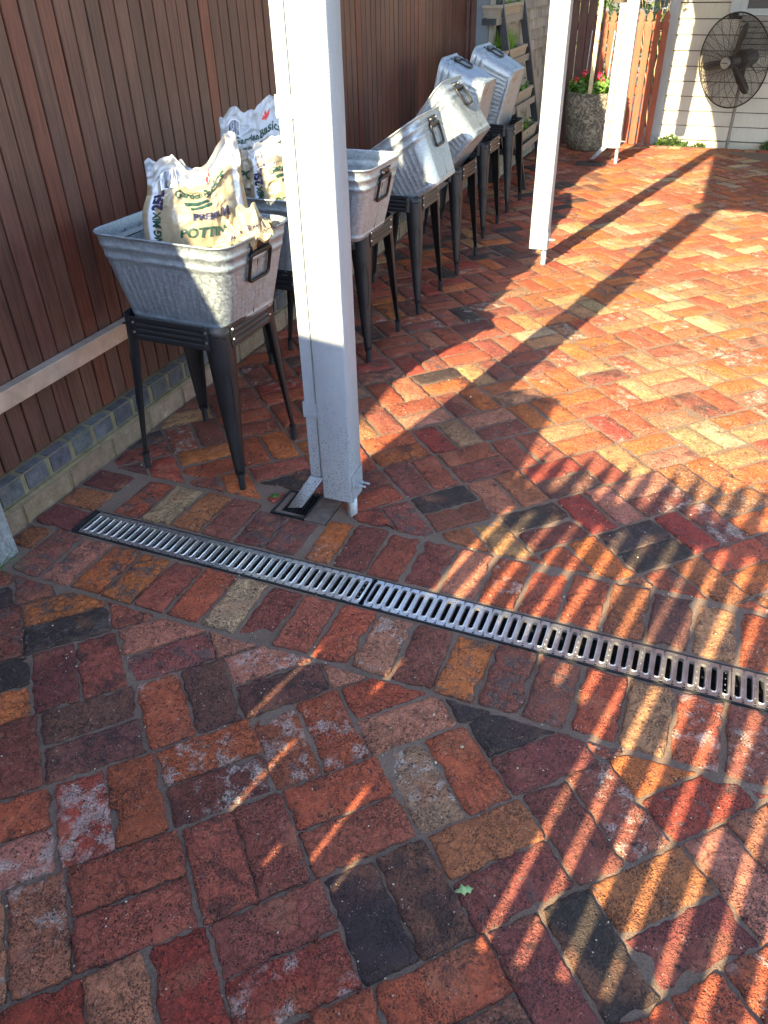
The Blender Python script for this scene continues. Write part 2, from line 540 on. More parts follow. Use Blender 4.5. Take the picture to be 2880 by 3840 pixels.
def tag(o, label, cat, group=None, kind=None):
    if label: o['label'] = label
    if cat: o['category'] = cat
    if group: o['group'] = group
    if kind: o['kind'] = kind
    return o
def thing(name, label, cat, loc=(0, 0, 0), rot=(0, 0, 0), group=None):
    o = bpy.data.objects.new(name, None)
    o.empty_display_size = .1
    C.objects.link(o)
    o.location = loc; o.rotation_euler = rot
    return tag(o, label, cat, group)
def dup(root, loc, rot=(0, 0, 0), label=None, scale=None):
    def rec(o, par):
        c = o.copy(); C.objects.link(c)
        if par: c.parent = par
        for ch in list(o.children): rec(ch, c)
        return c
    r = rec(root, None)
    r.location = loc; r.rotation_euler = rot
    if label: r['label'] = label
    if scale: r.scale = (scale,) * 3
    return r

# ------------------------------------------------------------------ paving
UN = .118
S2 = math.sqrt(.5)
def lat_near(i, j): return (-1.668 + 2.0326 * i - .1238 * j, 10.356 - .004 * i + 1.9983 * j)
def lat_far(i, j): return (16.681 + 1.9318 * i - .0685 * j, 16.661 + .0204 * i + 1.9313 * j)
def uv2xy(u, v): return ((u - v) * S2 * UN, (u + v) * S2 * UN)
def clip(P, a, b, c):
    o = []
    for k in range(len(P)):
        p, q = P[k], P[(k + 1) % len(P)]
        dp = a * p[0] + b * p[1] - c; dq = a * q[0] + b * q[1] - c
        if dp >= 0: o.append(p)
        if (dp >= 0) != (dq >= 0):
            t = dp / (dp - dq); o.append((p[0] + (q[0] - p[0]) * t, p[1] + (q[1] - p[1]) * t))
    return o
def area(P):
    return abs(sum(P[k][0] * P[(k + 1) % len(P)][1] - P[(k + 1) % len(P)][0] * P[k][1] for k in range(len(P)))) / 2 if len(P) > 2 else 0
PIT = (-1.222, -1.012, 1.885, 2.035)
def outside_pit(P):
    x0, x1, y0, y1 = PIT
    if not P: return P
    Q = clip(clip(clip(clip(P, 1, 0, x0), -1, 0, -x1) or [], 0, 1, y0) or [], 0, -1, -y1)
    if area(Q) < 1e-5: return P
    best = max((clip(P, -1, 0, -(x0 - .006)), clip(P, 1, 0, x1 + .006), clip(P, 0, -1, -(y0 - .006)), clip(P, 0, 1, y1 + .006)), key=area)
    return best
def brick_polys():
    out = []
    for zone, lat, I, J, gap in (('N', lat_near, range(-9, 16), range(-14, 5), .020), ('F', lat_far, range(-24, 20), range(-14, 24), .055)):
        for i in I:
            for j in J:
                u, v = lat(i, j)
                pu = lat(i + 1, j)[0] - u; pv = lat(i, j + 1)[1] - v
                hor = ((i + j) % 2 == 1) if zone == 'N' else ((i + j) % 2 == 0)
                for sgn in (-1, 1):
                    g = gap / 2
                    if hor: q = (u - pu / 2 + g, u + pu / 2 - g, v + (sgn - 1) * pv / 4 + g, v + (sgn + 1) * pv / 4 - g)
                    else: q = (u + (sgn - 1) * pu / 4 + g, u + (sgn + 1) * pu / 4 - g, v - pv / 2 + g, v + pv / 2 - g)
                    P = [uv2xy(*t) for t in ((q[0], q[2]), (q[1], q[2]), (q[1], q[3]), (q[0], q[3]))]
                    if zone == 'N': P = clip(clip(P, 0, -1, -1.298), 0, 1, -1.3)
                    else: P = clip(clip(P, 0, 1, 1.938), 0, -1, -8.90)
                    P = clip(P, 1, 0, -1.975) if P else P
                    P = clip(P, -1, 0, -3.0) if P else P
                    if zone == 'F': P = outside_pit(P)
                    if area(P) < .0011: continue
                    out.append(('%s%d,%d%s' % (zone, i, j, 'ab'[sgn > 0]), P, hor))
    k = 0; x = -1.86
    while x < 3.0:
        out.append(('SN%d' % k, [(x, 1.312), (x + .111, 1.312), (x + .111, 1.538), (x, 1.538)], 2)); x += .1195; k += 1
    k = 0; x = -1.75
    while x < 3.0:
        P = outside_pit([(x, 1.692), (x + .113, 1.692), (x + .113, 1.918), (x, 1.918)])
        out.append(('SF%d' % k, P, 2)); x += .1215; k += 1
    for k, yy in enumerate((1.42, 1.545, 1.67, 1.795)):
        out.append(('SW%d' % k, [(-1.975, yy), (-1.873 if yy < 1.5 else -1.815, yy), (-1.873 if yy < 1.5 else -1.815, yy + .115), (-1.975, yy + .115)], 2))
    k = 0; x = -1.70
    while x < 3.0:
        out.append(('SE%d' % k, [(x, 8.92), (x + .112, 8.92), (x + .112, 9.04), (x, 9.04)], 2)); x += .118; k += 1
    return out

PAL = {'r': (.43, .092, .038), 'R': (.36, .056, .032), 'o': (.50, .135, .034), 'b': (.35, .088, .045), 'g': (.37, .125, .045),
       'k': (.44, .165, .09), 'm': (.26, .072, .046), 'p': (.20, .052, .036), 'd': (.050, .034, .028), 'B': (.16, .062, .040),
       'y': (.47, .31, .16), 'T': (.48, .23, .10), 'Y': (.33, .17, .09), 'M': (.17, .058, .045), 'c': (.52, .36, .19)}
# colour letter, W/w lime bloom, s scorch, x grime
CODE = '''N0,3b ox;N0,4a mx;N0,3a dx;N1,3a bs;N-1,3b mx;N1,2b k;N1,2a mx;N2,2a k;N0,2b bs;N0,2a p;N2,1b kw;N2,1a Bs;N1,1a rw;N1,1b B;N0,1b B;N0,1a Ms;N-1,2a o
N-1,1b m;N-1,1a r;N1,0b rw;N1,0a pw;N2,0a bw;N2,0b rw;N3,1a k;N3,0b r;N3,0a k;N4,0a d;N4,-1b d;N3,-1b r;N3,-1a Yw;N4,-1a p;N2,-1b r;N0,0b r;N0,0a RW;N-1,0b r;N-1,0a kW
N0,-1b b;N1,-1b m;N1,-1a bs;N2,-1a b;N4,-2b mw;N4,-2a m;N5,-2b o;N5,-2a R;N5,-3b k;N5,-3a k;N4,-3b g;N4,-3a p;N3,-2b g;N3,-2a m;N3,-3b d;N3,-3a m;N2,-2a d;N2,-2b Bs;N1,-2b m
N1,-2a Rw;N0,-1a b;N0,-2b R;N0,-2a k;N-1,-1b kw;N-1,-1a kw;N-1,-2b R;N2,-3b r;N2,-3a Bs;N3,-4b r;N4,-4b rw;N4,-4a r;N6,-3b r
SN0 mx;SN1 kx;SN2 ox;SN3 ox;SN4 b;SN5 r;SN6 y;SN7 m;SN8 b;SN9 r;SN10 kw;SN11 m;SN12 ox;SN13 mx;SN14 mx;SN15 r;SN16 T;SN17 rw;SN18 mw;SN19 r
SF0 rx;SF1 y;SF2 g;SF3 m;SF4 px;SF5 mx;SF6 ow;SF7 p;SF8 b;SF9 p;SF10 k;SF11 rw;SF12 r;SF13 r;SF14 g;SF15 B;SF16 T;SF17 r
F-4,0b d;F-3,0a k;F-3,0b g;F-4,0a m;F-3,-1b d;F-3,-1a p;F-2,-1a R;F-2,-1b k;F-2,-2b d;F-2,-2a d;F-4,-1b T;F-4,-1a g;F-3,-2b o;F-3,-2a r;F-2,0b R;F-2,0a B;F-3,1b b;F-3,1a m
F-3,2a R;F-3,2b Y;F-2,1a b;F-2,1b b;F-2,2b k;F-2,2a m;F-1,1b T;F-4,1a m;F-4,1b b;F-1,0b T;F-1,0a b;F0,0b o;F0,0a k;F1,0a y;F1,0b c;F-1,1a o;F-1,-1b k;F-1,-1a pw;F0,-1a g;F0,-1b o;F-1,-2a R
F-7,5b m;F-6,5a p;F-7,4b m;F-6,4a b;F-7,3b o;F-6,3a r;F-7,2b o;F-6,2a d;F-6,3b o;F-5,3b b;F-5,4a r'''
CODES = {}
for tok in CODE.replace('\n', ';').split(';'):
    a, b = tok.strip().rsplit(' ', 1)
    CODES[a] = b
rb = random.Random(5)
BV = []; BF = []; BC = []; BX = []; BO = []
def add_brick(nm, P, hor):
    cx = sum(p[0] for p in P) / len(P); cy = sum(p[1] for p in P) / len(P)
    d = math.hypot(cx - .0, cy)
    code = CODES.get(nm)
    if code is None:
        if nm[0] == 'F' or nm[:2] == 'SE':
            if cx < -.95: w = 'bbbmmBrrRpkTYod'
            elif cy > 3.2: w = 'oooorrrkTTobmgroTcob'
            else: w = 'rroobmkTgRo'
        else: w = 'rrRbbmmkopdgBr'
        code = rb.choice(w)
        if rb.random() < (.35 if (cx > -.6 and cy > 2.6) else .12): code += 'w'
        if rb.random() < .15: code += 'x'
        if rb.random() < .12: code += 's'
    col = PAL[code[0]]
    j = [rb.uniform(.86, 1.16) for _ in range(2)]
    col = (col[0] * j[0], col[1] * j[0] * rb.uniform(.92, 1.1), col[2] * j[0] * rb.uniform(.9, 1.12))
    wht = .88 if 'W' in code else (.72 if 'w' in code else rb.choice((0, .1, .25, .35)))
    drt = .62 if 'x' in code else rb.uniform(.1, .5)
    scr = 1.0 if 's' in code else rb.uniform(0, .45)
    flm = 0.0
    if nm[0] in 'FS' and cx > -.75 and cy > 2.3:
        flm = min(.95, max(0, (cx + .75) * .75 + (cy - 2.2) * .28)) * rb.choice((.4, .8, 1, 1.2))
    off = (rb.random(), rb.random(), rb.random(), flm)
    if d < 2.6: step, rings = .011, ((0, -.011, 1.0), (.0010, -.0050, .8), (.0028, -.0018, .45), (.010, -.0002, .12), (.022, .0004, 0))
    elif d < 5: step, rings = .022, ((0, -.010, 1.0), (.002, -.004, .8), (.008, -.0002, .2))
    else: step, rings = .035, ((0, -.009, 1.0), (.003, -.003, .8), (.010, 0, .15))
    # small rotation and drift
    ang = rb.gauss(0, .012) if nm[0] != 'S' else rb.gauss(0, .012)
    dx, dy = rb.gauss(0, .0014), rb.gauss(0, .0014)
    ca, sa = math.cos(ang), math.sin(ang)
    P = [(cx + (p[0] - cx) * ca - (p[1] - cy) * sa + dx, cy + (p[0] - cx) * sa + (p[1] - cy) * ca + dy) for p in P]
    # resample with rounded corners
    pts = []
    n = len(P)
    for k in range(n):
        p0, p1, p2 = Vector(P[k - 1]), Vector(P[k]), Vector(P[(k + 1) % n])
        e1 = (p0 - p1); e2 = (p2 - p1)
        r = min(rb.uniform(.006, .016), e1.length * .4, e2.length * .4)
        a = p1 + e1.normalized() * r; b = p1 + e2.normalized() * r
        m = 4 if d < 3.5 else 2
        for t in range(m + 1):
            u = t / m
            pts.append(a * (1 - u) ** 2 + p1 * 2 * u * (1 - u) + b * u * u)
        q = P[(k + 1) % n]; e = (Vector(q) - p1)
        L = e.length - 2 * r
        m2 = max(1, int(L / step))
        for t in range(1, m2):
            pts.append(b + e.normalized() * (L * t / m2))
    N = len(pts)
    c2 = Vector((cx, cy))
    amp = .0060 if d < 5 else .003
    sh = Vector((off[0] * 50, off[1] * 50, off[2] * 50))
    tx, ty = rb.gauss(0, .016), rb.gauss(0, .016)
    hz = rb.gauss(0, .0018)
    base = len(BV)
    # inward normals
    inw = []
    for k in range(N):
        t = pts[(k + 1) % N] - pts[k - 1]
        nn = Vector((-t.y, t.x)).normalized()
        if nn.dot(c2 - pts[k]) < 0: nn = -nn
        inw.append(nn)
    for ri, (ins, z, ed) in enumerate(rings):
        for k in range(N):
            p = pts[k]
            q = Vector((p.x, p.y, 0))
            nz = noise.noise(q * 38 + sh) * amp + noise.noise(q * 130 + sh) * amp * .55
            chip = max(0, noise.noise(q * 20 + sh * 1.7) - .33) * .030
            w = p + inw[k] * (min(ins, .0045) + nz + chip + .0006)
            if ins > .0045:
                w = c2 + (w - c2) * (1 - (ins - .0045) / .075)
            hzz = noise.noise(Vector((w.x, w.y, 0)) * 24 + sh) * .0026 if ri > 1 else 0
            zz = z + hz + (w.x - cx) * tx + (w.y - cy) * ty + hzz
            if ri == 0: zz = z
            BV.append((w.x, w.y, zz)); BX.append((wht, drt, scr, ed))
            BC.append(col); BO.append(off)
    for ri in range(len(rings) - 1):
        for k in range(N):
            k2 = (k + 1) % N
            BF.append((base + ri * N + k, base + ri * N + k2, base + (ri + 1) * N + k2, base + (ri + 1) * N + k))
    last = base + (len(rings) - 1) * N
    # inner shrink ring then fan for gentle relief
    ring2 = len(BV)
    for k in range(N):
        w = pts[k].lerp(c2, .55)
        hzz = noise.noise(Vector((w.x, w.y, 0)) * 24 + sh) * .0022
        BV.append((w.x, w.y, hz + .0006 + (w.x - cx) * tx + (w.y - cy) * ty + hzz))
        BX.append((wht, drt, scr, 0)); BC.append(col); BO.append(off)
    for k in range(N):
        k2 = (k + 1) % N
        BF.append((last + k, last + k2, ring2 + k2, ring2 + k))
    BV.append((cx, cy, hz + .0008)); BX.append((wht, drt, scr, 0)); BC.append(col); BO.append(off)
    cc = len(BV) - 1
    for k in range(N):
        BF.append((ring2 + k, ring2 + (k + 1) % N, cc))
for nm, P, hor in brick_polys():
    if len(P) > 2: add_brick(nm, P, hor)
paving = mesh_obj('paving', BV, BF, MB, None, True, BC, BX, BO)
paving['kind'] = 'structure'
bm = bmesh.new(); bm.from_mesh(paving.data)
for f in bm.faces: f.normal_update()
fl = [f for f in bm.faces if f.normal.z < 0]
bmesh.ops.reverse_faces(bm, faces=fl)
bm.to_mesh(paving.data); bm.free()
# sand bed between the bricks (leaves the drain channel open)
jb = B()
def grid(bb, x0, x1, y0, y1, st, z):
    nx = max(1, int((x1 - x0) / st)); ny = max(1, int((y1 - y0) / st))
    vs = []
    for b in range(ny + 1):
        for a in range(nx + 1):
            x = x0 + (x1 - x0) * a / nx; y = y0 + (y1 - y0) * b / ny
            vs.append((x, y, z + noise.noise(Vector((x * 9, y * 9, 0))) * .0014))
    fs = [(b * (nx + 1) + a, b * (nx + 1) + a + 1, (b + 1) * (nx + 1) + a + 1, (b + 1) * (nx + 1) + a) for b in range(ny) for a in range(nx)]
    bb.add(vs, fs)
grid(jb, -1.995, 3.02, -1.32, 1.547, .04, -.0062)
grid(jb, -1.995, -1.80, 1.547, 1.680, .04, -.0062)
grid(jb, -1.995, -1.226, 1.680, 2.04, .04, -.0062)
grid(jb, -1.226, -1.008, 1.680, 1.882, .04, -.0062)
grid(jb, -1.008, 3.02, 1.680, 2.04, .04, -.0062)
grid(jb, -1.995, 3.02, 2.04, 9.055, .06, -.0062)
jo = jb.obj('paving_joints', MJ, None, True, False)
jo['kind'] = 'structure'
gb = B()
gb.add([(-60, -60, -.12), (60, -60, -.12), (60, 90, -.12), (-60, 90, -.12)], [(0, 1, 2, 3)])
go = gb.obj('ground', M_EARTH); go['kind'] = 'structure'

# ------------------------------------------------------------------ channel drain
cd = thing('channel_drain', 'long slotted steel channel drain let into the brick paving', 'drain', (0, 0, 0))
cb = B()
cb.box(-1.812, 3.02, 1.547, 1.5525, -.10, -.0015)
cb.box(-1.812, 3.02, 1.6745, 1.680, -.10, -.0015)
cb.box(-1.812, 3.02, 1.5525, 1.6745, -.10, -.085)
cb.box(-1.812, -1.795, 1.5525, 1.6745, -.085, .002)
cb.obj('channel', M_CHANNEL, cd)
def grate(x0, x1):
    b = B()
    yc = 1.6135; hw = .0595; n = int(round((x1 - x0) / .0287)); p = (x1 - x0) / n
    zt = -.001; NS = 20
    def stad(cx, r, hl, z):
        o = []
        for k in range(NS):
            a = 2 * PI * k / NS
            x = math.cos(a) * r; y = math.sin(a) * r
            y += (hl - r) * (1 if math.sin(a) > 1e-6 else (-1 if math.sin(a) < -1e-6 else 0))
            o.append((cx + x, yc + y, z))
        return o
    for i in range(n):
        cx = x0 + (i + .5) * p
        # outer rectangle sampled to match angles
        outer = []
        for k in range(NS):
            a = 2 * PI * k / NS
            c, s_ = math.cos(a), math.sin(a)
            # map angle to rectangle perimeter
            t = max(abs(c), abs(s_))
            outer.append((cx + c / t * p / 2, yc + s_ / t * hw, zt))
        l0 = outer
        l1 = stad(cx, .0105, .0475, zt)
        l2 = stad(cx, .0090, .0460, zt + .0026)
        l3 = stad(cx, .0072, .0440, zt + .0024)
        l4 = stad(cx, .0062, .0428, zt - .0065)
        vs = l0 + l1 + l2 + l3 + l4
        fs = []
        for r in range(4):
            for k in range(NS):
                k2 = (k + 1) % NS
                fs.append((r * NS + k, r * NS + k2, (r + 1) * NS + k2, (r + 1) * NS + k))
        b.add(vs, fs)
        # pressed dimples
        for yy in (-.0535, .0535, -.03, -.01, .012, .032):
            b.lathe([(.0021, 0), (.0016, .0010), (.0003, .0014)], 6, cx + p / 2 * (1 if i < n - 1 else 0), yc + yy, zt)
    b.box(x0, x1, yc - hw - .001, yc - hw, -.012, zt)
    b.box(x0, x1, yc + hw, yc + hw + .001, -.012, zt)
    return b.obj('grate', M_STAINLESS, cd, True, True, auto=40)
grate(-1.79, -.742); grate(-.730, .2975); grate(.299, 1.30); grate(1.306, 2.30); grate(2.306, 3.0)
for x in (-1.27, -.80, -.35, -.68, .12, .45):
    b = B(); b.box(x, x + .018, 1.5475, 1.5522, -.004, .0012); b.obj('clip', M_CHANNEL, cd)

# ------------------------------------------------------------------ downpipe pit
pit = thing('drain_pit', 'small square black grated pit under the nearest downpipe', 'drain', (0, 0, 0))
b = B()
x0, x1, y0, y1 = PIT
b.box(x0, x0 + .006, y0, y1, -.04, .001); b.box(x0 + .125, x0 + .130, y0, y1, -.04, .001)
b.box(x0 + .006, x0 + .125, y0, y0 + .006, -.04, .001); b.box(x0 + .006, x0 + .125, y1 - .006, y1, -.04, .001)
b.obj('frame', M_CHANNEL, pit)
b = B()
b.box(x0 + .131, x1, y0, y1, -.02, -.003)
b.box(x0 + .0065, x0 + .026, y0 + .0065, y1 - .0065, -.02, -.006)
b.box(x0 + .026, x0 + .1245, y0 + .0065, y0 + .026, -.02, -.006)
b.obj('surround', M_CONC, pit)
b = B()
for k in range(7):
    xx = x0 + .028 + k * .016
    b.box(xx, xx + .0022, y0 + .0265, y1 - .007, -.016, -.0085)
for k in range(8):
    yy = y0 + .028 + k * .015
    b.box(x0 + .0265, x0 + .1245, yy, yy + .0022, -.0155, -.0095)
b.obj('grille', M_CHANNEL, pit)
b = B(); b.box(x0 + .006, x1, y0, y1, -.06, -.05); b.obj('sump', M_RUBBER, pit)

# ------------------------------------------------------------------ fence, plinth
def rnd_off(r): return (r.random(), r.random(), r.random())
fence = thing('timber_fence', 'tall dark brown vertical timber board fence behind the steel tubs', 'fence', (-2.06, 0, 0))
rf = random.Random(3)
V = []; F = []; CC = []; OO = []
y = -7.0; y += (1.859 - y) % .0737
FH = 2.175; FH2 = 2.62; FY = 3.0  # taller far section added out of view to shade the far tubs
while y < 6.80:
    w = .0737 - rf.uniform(.004, .0075)
    zb = .168
    xo = rf.uniform(-.0015, .0015)
    bx = B(); bx.box(-2.072 + xo, -2.05 + xo, y + .003, y + .003 + w, zb, FH if y < FY else FH2, .0018)
    t = rf.uniform(.86, 1.13); col = (t * rf.uniform(1.0, 1.12), t, t * rf.uniform(.9, 1.02))
    if rf.random() < .12: col = (col[0] * 1.35, col[1] * 1.0, col[2] * .85)
    off = rnd_off(rf)
    k = len(V); V += bx.v; F += [tuple(i + k for i in f) for f in bx.f]; CC += [col] * len(bx.v); OO += [off] * len(bx.v)
    y += .0737
o = mesh_obj('boards', V, F, M_FENCE, None, False, CC, None, OO)
o.parent = fence; o.location = (2.06, 0, 0)
b = B(); b.box(-2.10, -2.0735, -7, FY, .168, FH - .01); b.box(-2.10, -2.0735, FY + .001, 6.82, .168, FH2 - .01); o = b.obj('backing', M_RUBBER, fence); o.location = (2.06, 0, 0)
b = B(); b.box(-2.11, -2.04, -7, FY, FH, FH + .03, .004); b.box(-2.11, -2.04, FY, 6.82, FH2, FH2 + .03, .004); o = b.obj('capping', M_DARKRED, fence); o.location = (2.06, 0, 0)
b = B(); b.box(-2.075, -2.03, 6.80, 6.90, 0, 2.62, .003); o = b.obj('end_board', M_DARKRED, fence); o.location = (2.06, 0, 0)
M_RAIL = simple('rail_metal', (.62, .50, .38), .40, .6, .25, 10, .25, 90)
b = B(); b.box(-2.048, -2.003, -4, 2.9, .392, .456, .004)
o = b.obj('rail', M_RAIL, fence); o.location = (2.06, 0, 0)

plinth = thing('brick_plinth', 'low two-course brick plinth along the foot of the timber fence', 'wall', (-2.0, 0, 0))
def mat_wallbrick(name, cols):
    s = NT(name)
    v = s.vadd(s.coord(), s.vscale(s.attr('Off'), 7.0))
    n = s.noise(v, 22, 7, .7); n2 = s.noise(v, 200, 4, .7)
    c = s.mix(s.ramp(n, .3, .7), (*cols[0], 1), (*cols[1], 1))
    c = s.mix(s.ramp(s.noise(v, 12, 5, .7), .58, .7, 0, .7), c, (*cols[2], 1))
    c = s.mix(1.0, c, s.ramp(n2, .3, .7, .75, 1.25, smooth=False), 'MULTIPLY')
    c = s.mix(1.0, c, s.attr('Col'), 'MULTIPLY')
    s.set(Base_Color=c, Roughness=.6); s.bump(s.math('ADD', n, n2), .5, .003)
    return s.m
M_BLUEB = mat_wallbrick('blue_header_brick', ((.05, .049, .054), (.12, .118, .125), (.15, .095, .07)))
M_PALEB = mat_wallbrick('pale_brick', ((.19, .125, .08), (.29, .20, .135), (.40, .33, .25)))
M_MORT = simple('yellow_mortar', (.20, .16, .085), .95, 0, .25, 30, .6, 240, bdist=.003)
def course(name, mat, y0, y1, ln, z0, z1, xf, dep, bev):
    r = random.Random(8)
    V = []; F = []; CC = []; OO = []
    y = y0
    while y < y1:
        bx = B(); bx.box(xf - dep, xf + r.uniform(-.002, .002), y, y + ln - .011, z0, z1 + r.uniform(-.0015, .0015), bev)
        t = r.uniform(.75, 1.25); off = rnd_off(r); k = len(V)
        V += bx.v; F += [tuple(i + k for i in f) for f in bx.f]
        CC += [(t, t * r.uniform(.93, 1.05), t * r.uniform(.88, 1.08))] * len(bx.v); OO += [off] * len(bx.v)
        y += ln
    o = mesh_obj(name, V, F, mat, None, False, CC, None, OO)
    o.parent = plinth; o.location = (2.0, 0, 0)
course('header_course', M_BLUEB, -4.03 + .075, 6.7, .1205, .0885, .1635, -2.0, .048, .006)
course('stretcher_course', M_PALEB, -4.0, 6.7, .2405, -.02, .0775, -1.985, .06, .004)
b = B(); b.box(-2.12, -2.0035, -4, 6.78, -.05, .160); b.box(-2.04, -1.990, -4, 6.78, -.05, .0875)
o = b.obj('mortar', M_MORT, plinth); o.location = (2.0, 0, 0)

# grey post foot at the left frame edge
gp_ = thing('metal_post', 'flat grey galvanised steel post at the left edge against the plinth', 'post', (-1.93, 1.345, 0))
b = B(); b.box(-.058, .034, -.055, .048, -.006, 2.3, .003); b.obj('shaft', M_GALV_P, gp_)

# ------------------------------------------------------------------ verandah posts
def wobble_box(x0, x1, y0, y1, z0, z1, bev=.006, nz=60, amp=.0009):
    """painted post with soft brushed edges"""
    bb = B()
    prof = []
    for (cx, cy, a0) in ((x1 - bev, y0 + bev, -90), (x1 - bev, y1 - bev, 0), (x0 + bev, y1 - bev, 90), (x0 + bev, y0 + bev, 180)):
        for t in (0, 45, 90):
            a = R(a0 + t); prof.append((cx + bev * math.cos(a), cy + bev * math.sin(a)))
    n = len(prof); vs = []
    for i in range(nz + 1):
        z = z0 + (z1 - z0) * i / nz
        for (x, y) in prof:
            q = Vector((x * 30, y * 30, z * 14))
            k = noise.noise(q) * amp
            vs.append((x + k, y + k, z))
    fs = [(i * n + k, i * n + (k + 1) % n, (i + 1) * n + (k + 1) % n, (i + 1) * n + k) for i in range(nz) for k in range(n)]
    fs += [tuple(range(n))[::-1], tuple(nz * n + k for k in range(n))]
    bb.add(vs, fs)
    return bb
def bolt_shape(bb, x, y, z, L=.03, s=1.0):
    for (r, a, c) in ((.012 * s, 0, .002), (.0085 * s, .002, .010), (.0045 * s, .010, L)):
        vs = []
        n = 6 if r == .0085 * s else 10
        for xx in (a, c):
            for k in range(n):
                an = 2 * PI * k / n
                vs.append((x + xx, y + r * math.cos(an), z + r * math.sin(an)))
        fs = [(k, (k + 1) % n, n + (k + 1) % n, n + k) for k in range(n)] + [tuple(range(n))[::-1], tuple(n + k for k in range(n))]
        bb.add(vs, fs)
def make_post(loc, label, zb, top=2.42):
    t = thing('verandah_post', label, 'post', loc, (0, 0, 0), 'white verandah posts')
    wobble_box(-.054, .054, -.044, .046, zb, top).obj('shaft', M_PAINT, t, True, True, auto=50)
    b = B()
    b.lathe([(.017, -.01), (.0172, zb + .02), (0, zb + .02)], 20, .034, .0, 0)
    b.obj('pipe_foot', M_GALV_P, t, True)
    b = B(); b.prism([(-.040, zb + .0), (.042, zb + .03), (.042, zb + .11), (-.040, zb + .10)], .0545, .0575, 'X')
    b.obj('anchor_plate', M_PAINT, t)
    for (yy, zz) in ((-.012, zb + .055), (.02, zb + .048)):
        b = B(); bolt_shape(b, .0578, yy, zz, .034, .9); b.obj('bolt', M_PAINT2, t)
    return t
post1 = make_post((-.981, 1.978, 0), 'nearest white post, thickest, standing by the channel drain', .073)
def make_downpipe(loc, label, kick):
    t = thing('downpipe', label, 'downpipe', loc, (0, 0, 0), 'white downpipes strapped to verandah posts')
    w, d = .050, .088
    b = B(); b.box(-w, -.004, -.020, d - .020, .14, 2.4, .005); b.obj('pipe', M_PAINT, t, auto=30)
    # mitred shoe
    b = B()
    top = [(-w, -.020, .1405), (0, -.020, .1405), (0, d - .020, .1405), (-w, d - .020, .1405)]
    bot = [(p[0] + kick[0], p[1] + kick[1], .1405 + kick[2] + (0.018 if p[0] > -w / 2 else 0)) for p in top]
    bot = [(bot[0][0] - .006, bot[0][1], bot[0][2] + .004), bot[1], bot[2], bot[3]]
    b.add(top + bot, [(0, 1, 5, 4), (1, 2, 6, 5), (2, 3, 7, 6), (3, 0, 4, 7), (0, 3, 2, 1)])
    o = b.obj('shoe', M_PAINT, t, auto=30)
    md = o.modifiers.new('thick', 'SOLIDIFY'); md.thickness = .0015
    for zz in (.395, 1.265):
        b = B()
        z0, z1 = zz - .027, zz + .027
        b.prism([(-w - .003, z0), (.030, z0), (.038, z0 + .010), (.038, z1 - .010), (.030, z1), (-w - .003, z1)], -.0235, -.0205)
        b.box(-w - .0035, -w - .0005, -.0225, d - .02, z0, z1)
        for q in (z0 + .007, z1 - .010):
            b.box(-w + .004, -.006, -.0255, -.0230, q, q + .003, .0008); b.box(.004, .030, -.0255, -.0230, q, q + .003, .0008)
        b.box(-.003, .0, -.0258, -.0230, z0, z1)
        b.lathe([(.0045, 0), (.004, .002), (.0005, .003)], 8, 0, 0, 0)
        # turn the screw head to face the front
        for v in b.v[-24:]:
            x_, y_, z_ = v; v.x, v.y, v.z = x_ + .018, -.0235 - z_, y_ + zz
        b.obj('strap', M_PAINT, t)
    return t
make_downpipe((-1.036, 1.968, 0), 'white downpipe strapped to the nearest post, its shoe over the pit', (-.062, -.058, -.115))
post2 = make_post((-.952, 4.885, 0), 'middle white post casting a long thin shadow over lit bricks', .10)
post3 = make_post((-.957, 8.05, 0), 'farthest white post beside the big round planter', .135)
make_downpipe((-1.012, 8.03, 0), 'white downpipe on the farthest post, shoe kicked out by the planter', (-.095, -.03, -.115))
# shoe splash block under the far downpipe
b = B(); b.box(-1.27, -1.0, 7.86, 8.02, -.004, .012, .004); tag(b.obj('splash_slab', M_CHANNEL), 'dark flat drain slab under the farthest downpipe shoe', 'drain')

# verandah roof over the posts (out of frame, shades the paving on the right)
rt = thing('verandah_roof', 'white verandah beam and roof carried on the three posts', 'roof', (-.98, 2, 2.42))
def radd(b, name, m):
    o = b.obj(name, m, rt); o.location = (.98, -2, -2.42); return o
b = B(); b.box(-1.035, -.925, 1.93, 9.20, 2.42, 2.56, .004); radd(b, 'beam', M_PAINT2)
b = B(); b.box(-1.06, -.90, 2.0, 9.24, 2.565, 2.66, .004); radd(b, 'gutter', M_SHEET)
b = B(); b.box(-.899, 4.0, 2.02, 9.23, 2.60, 2.64); radd(b, 'roof_sheet', M_SHEET)
b = B(); b.box(-.92, 4.0, 1.99, 2.018, 2.50, 2.66); radd(b, 'end_beam', M_PAINT2)
b = B(); b.prism([(-1.13, 2.52), (-1.061, 2.46), (-1.061, 2.56)], 2.0, 2.06); radd(b, 'bracket', M_PAINT2)

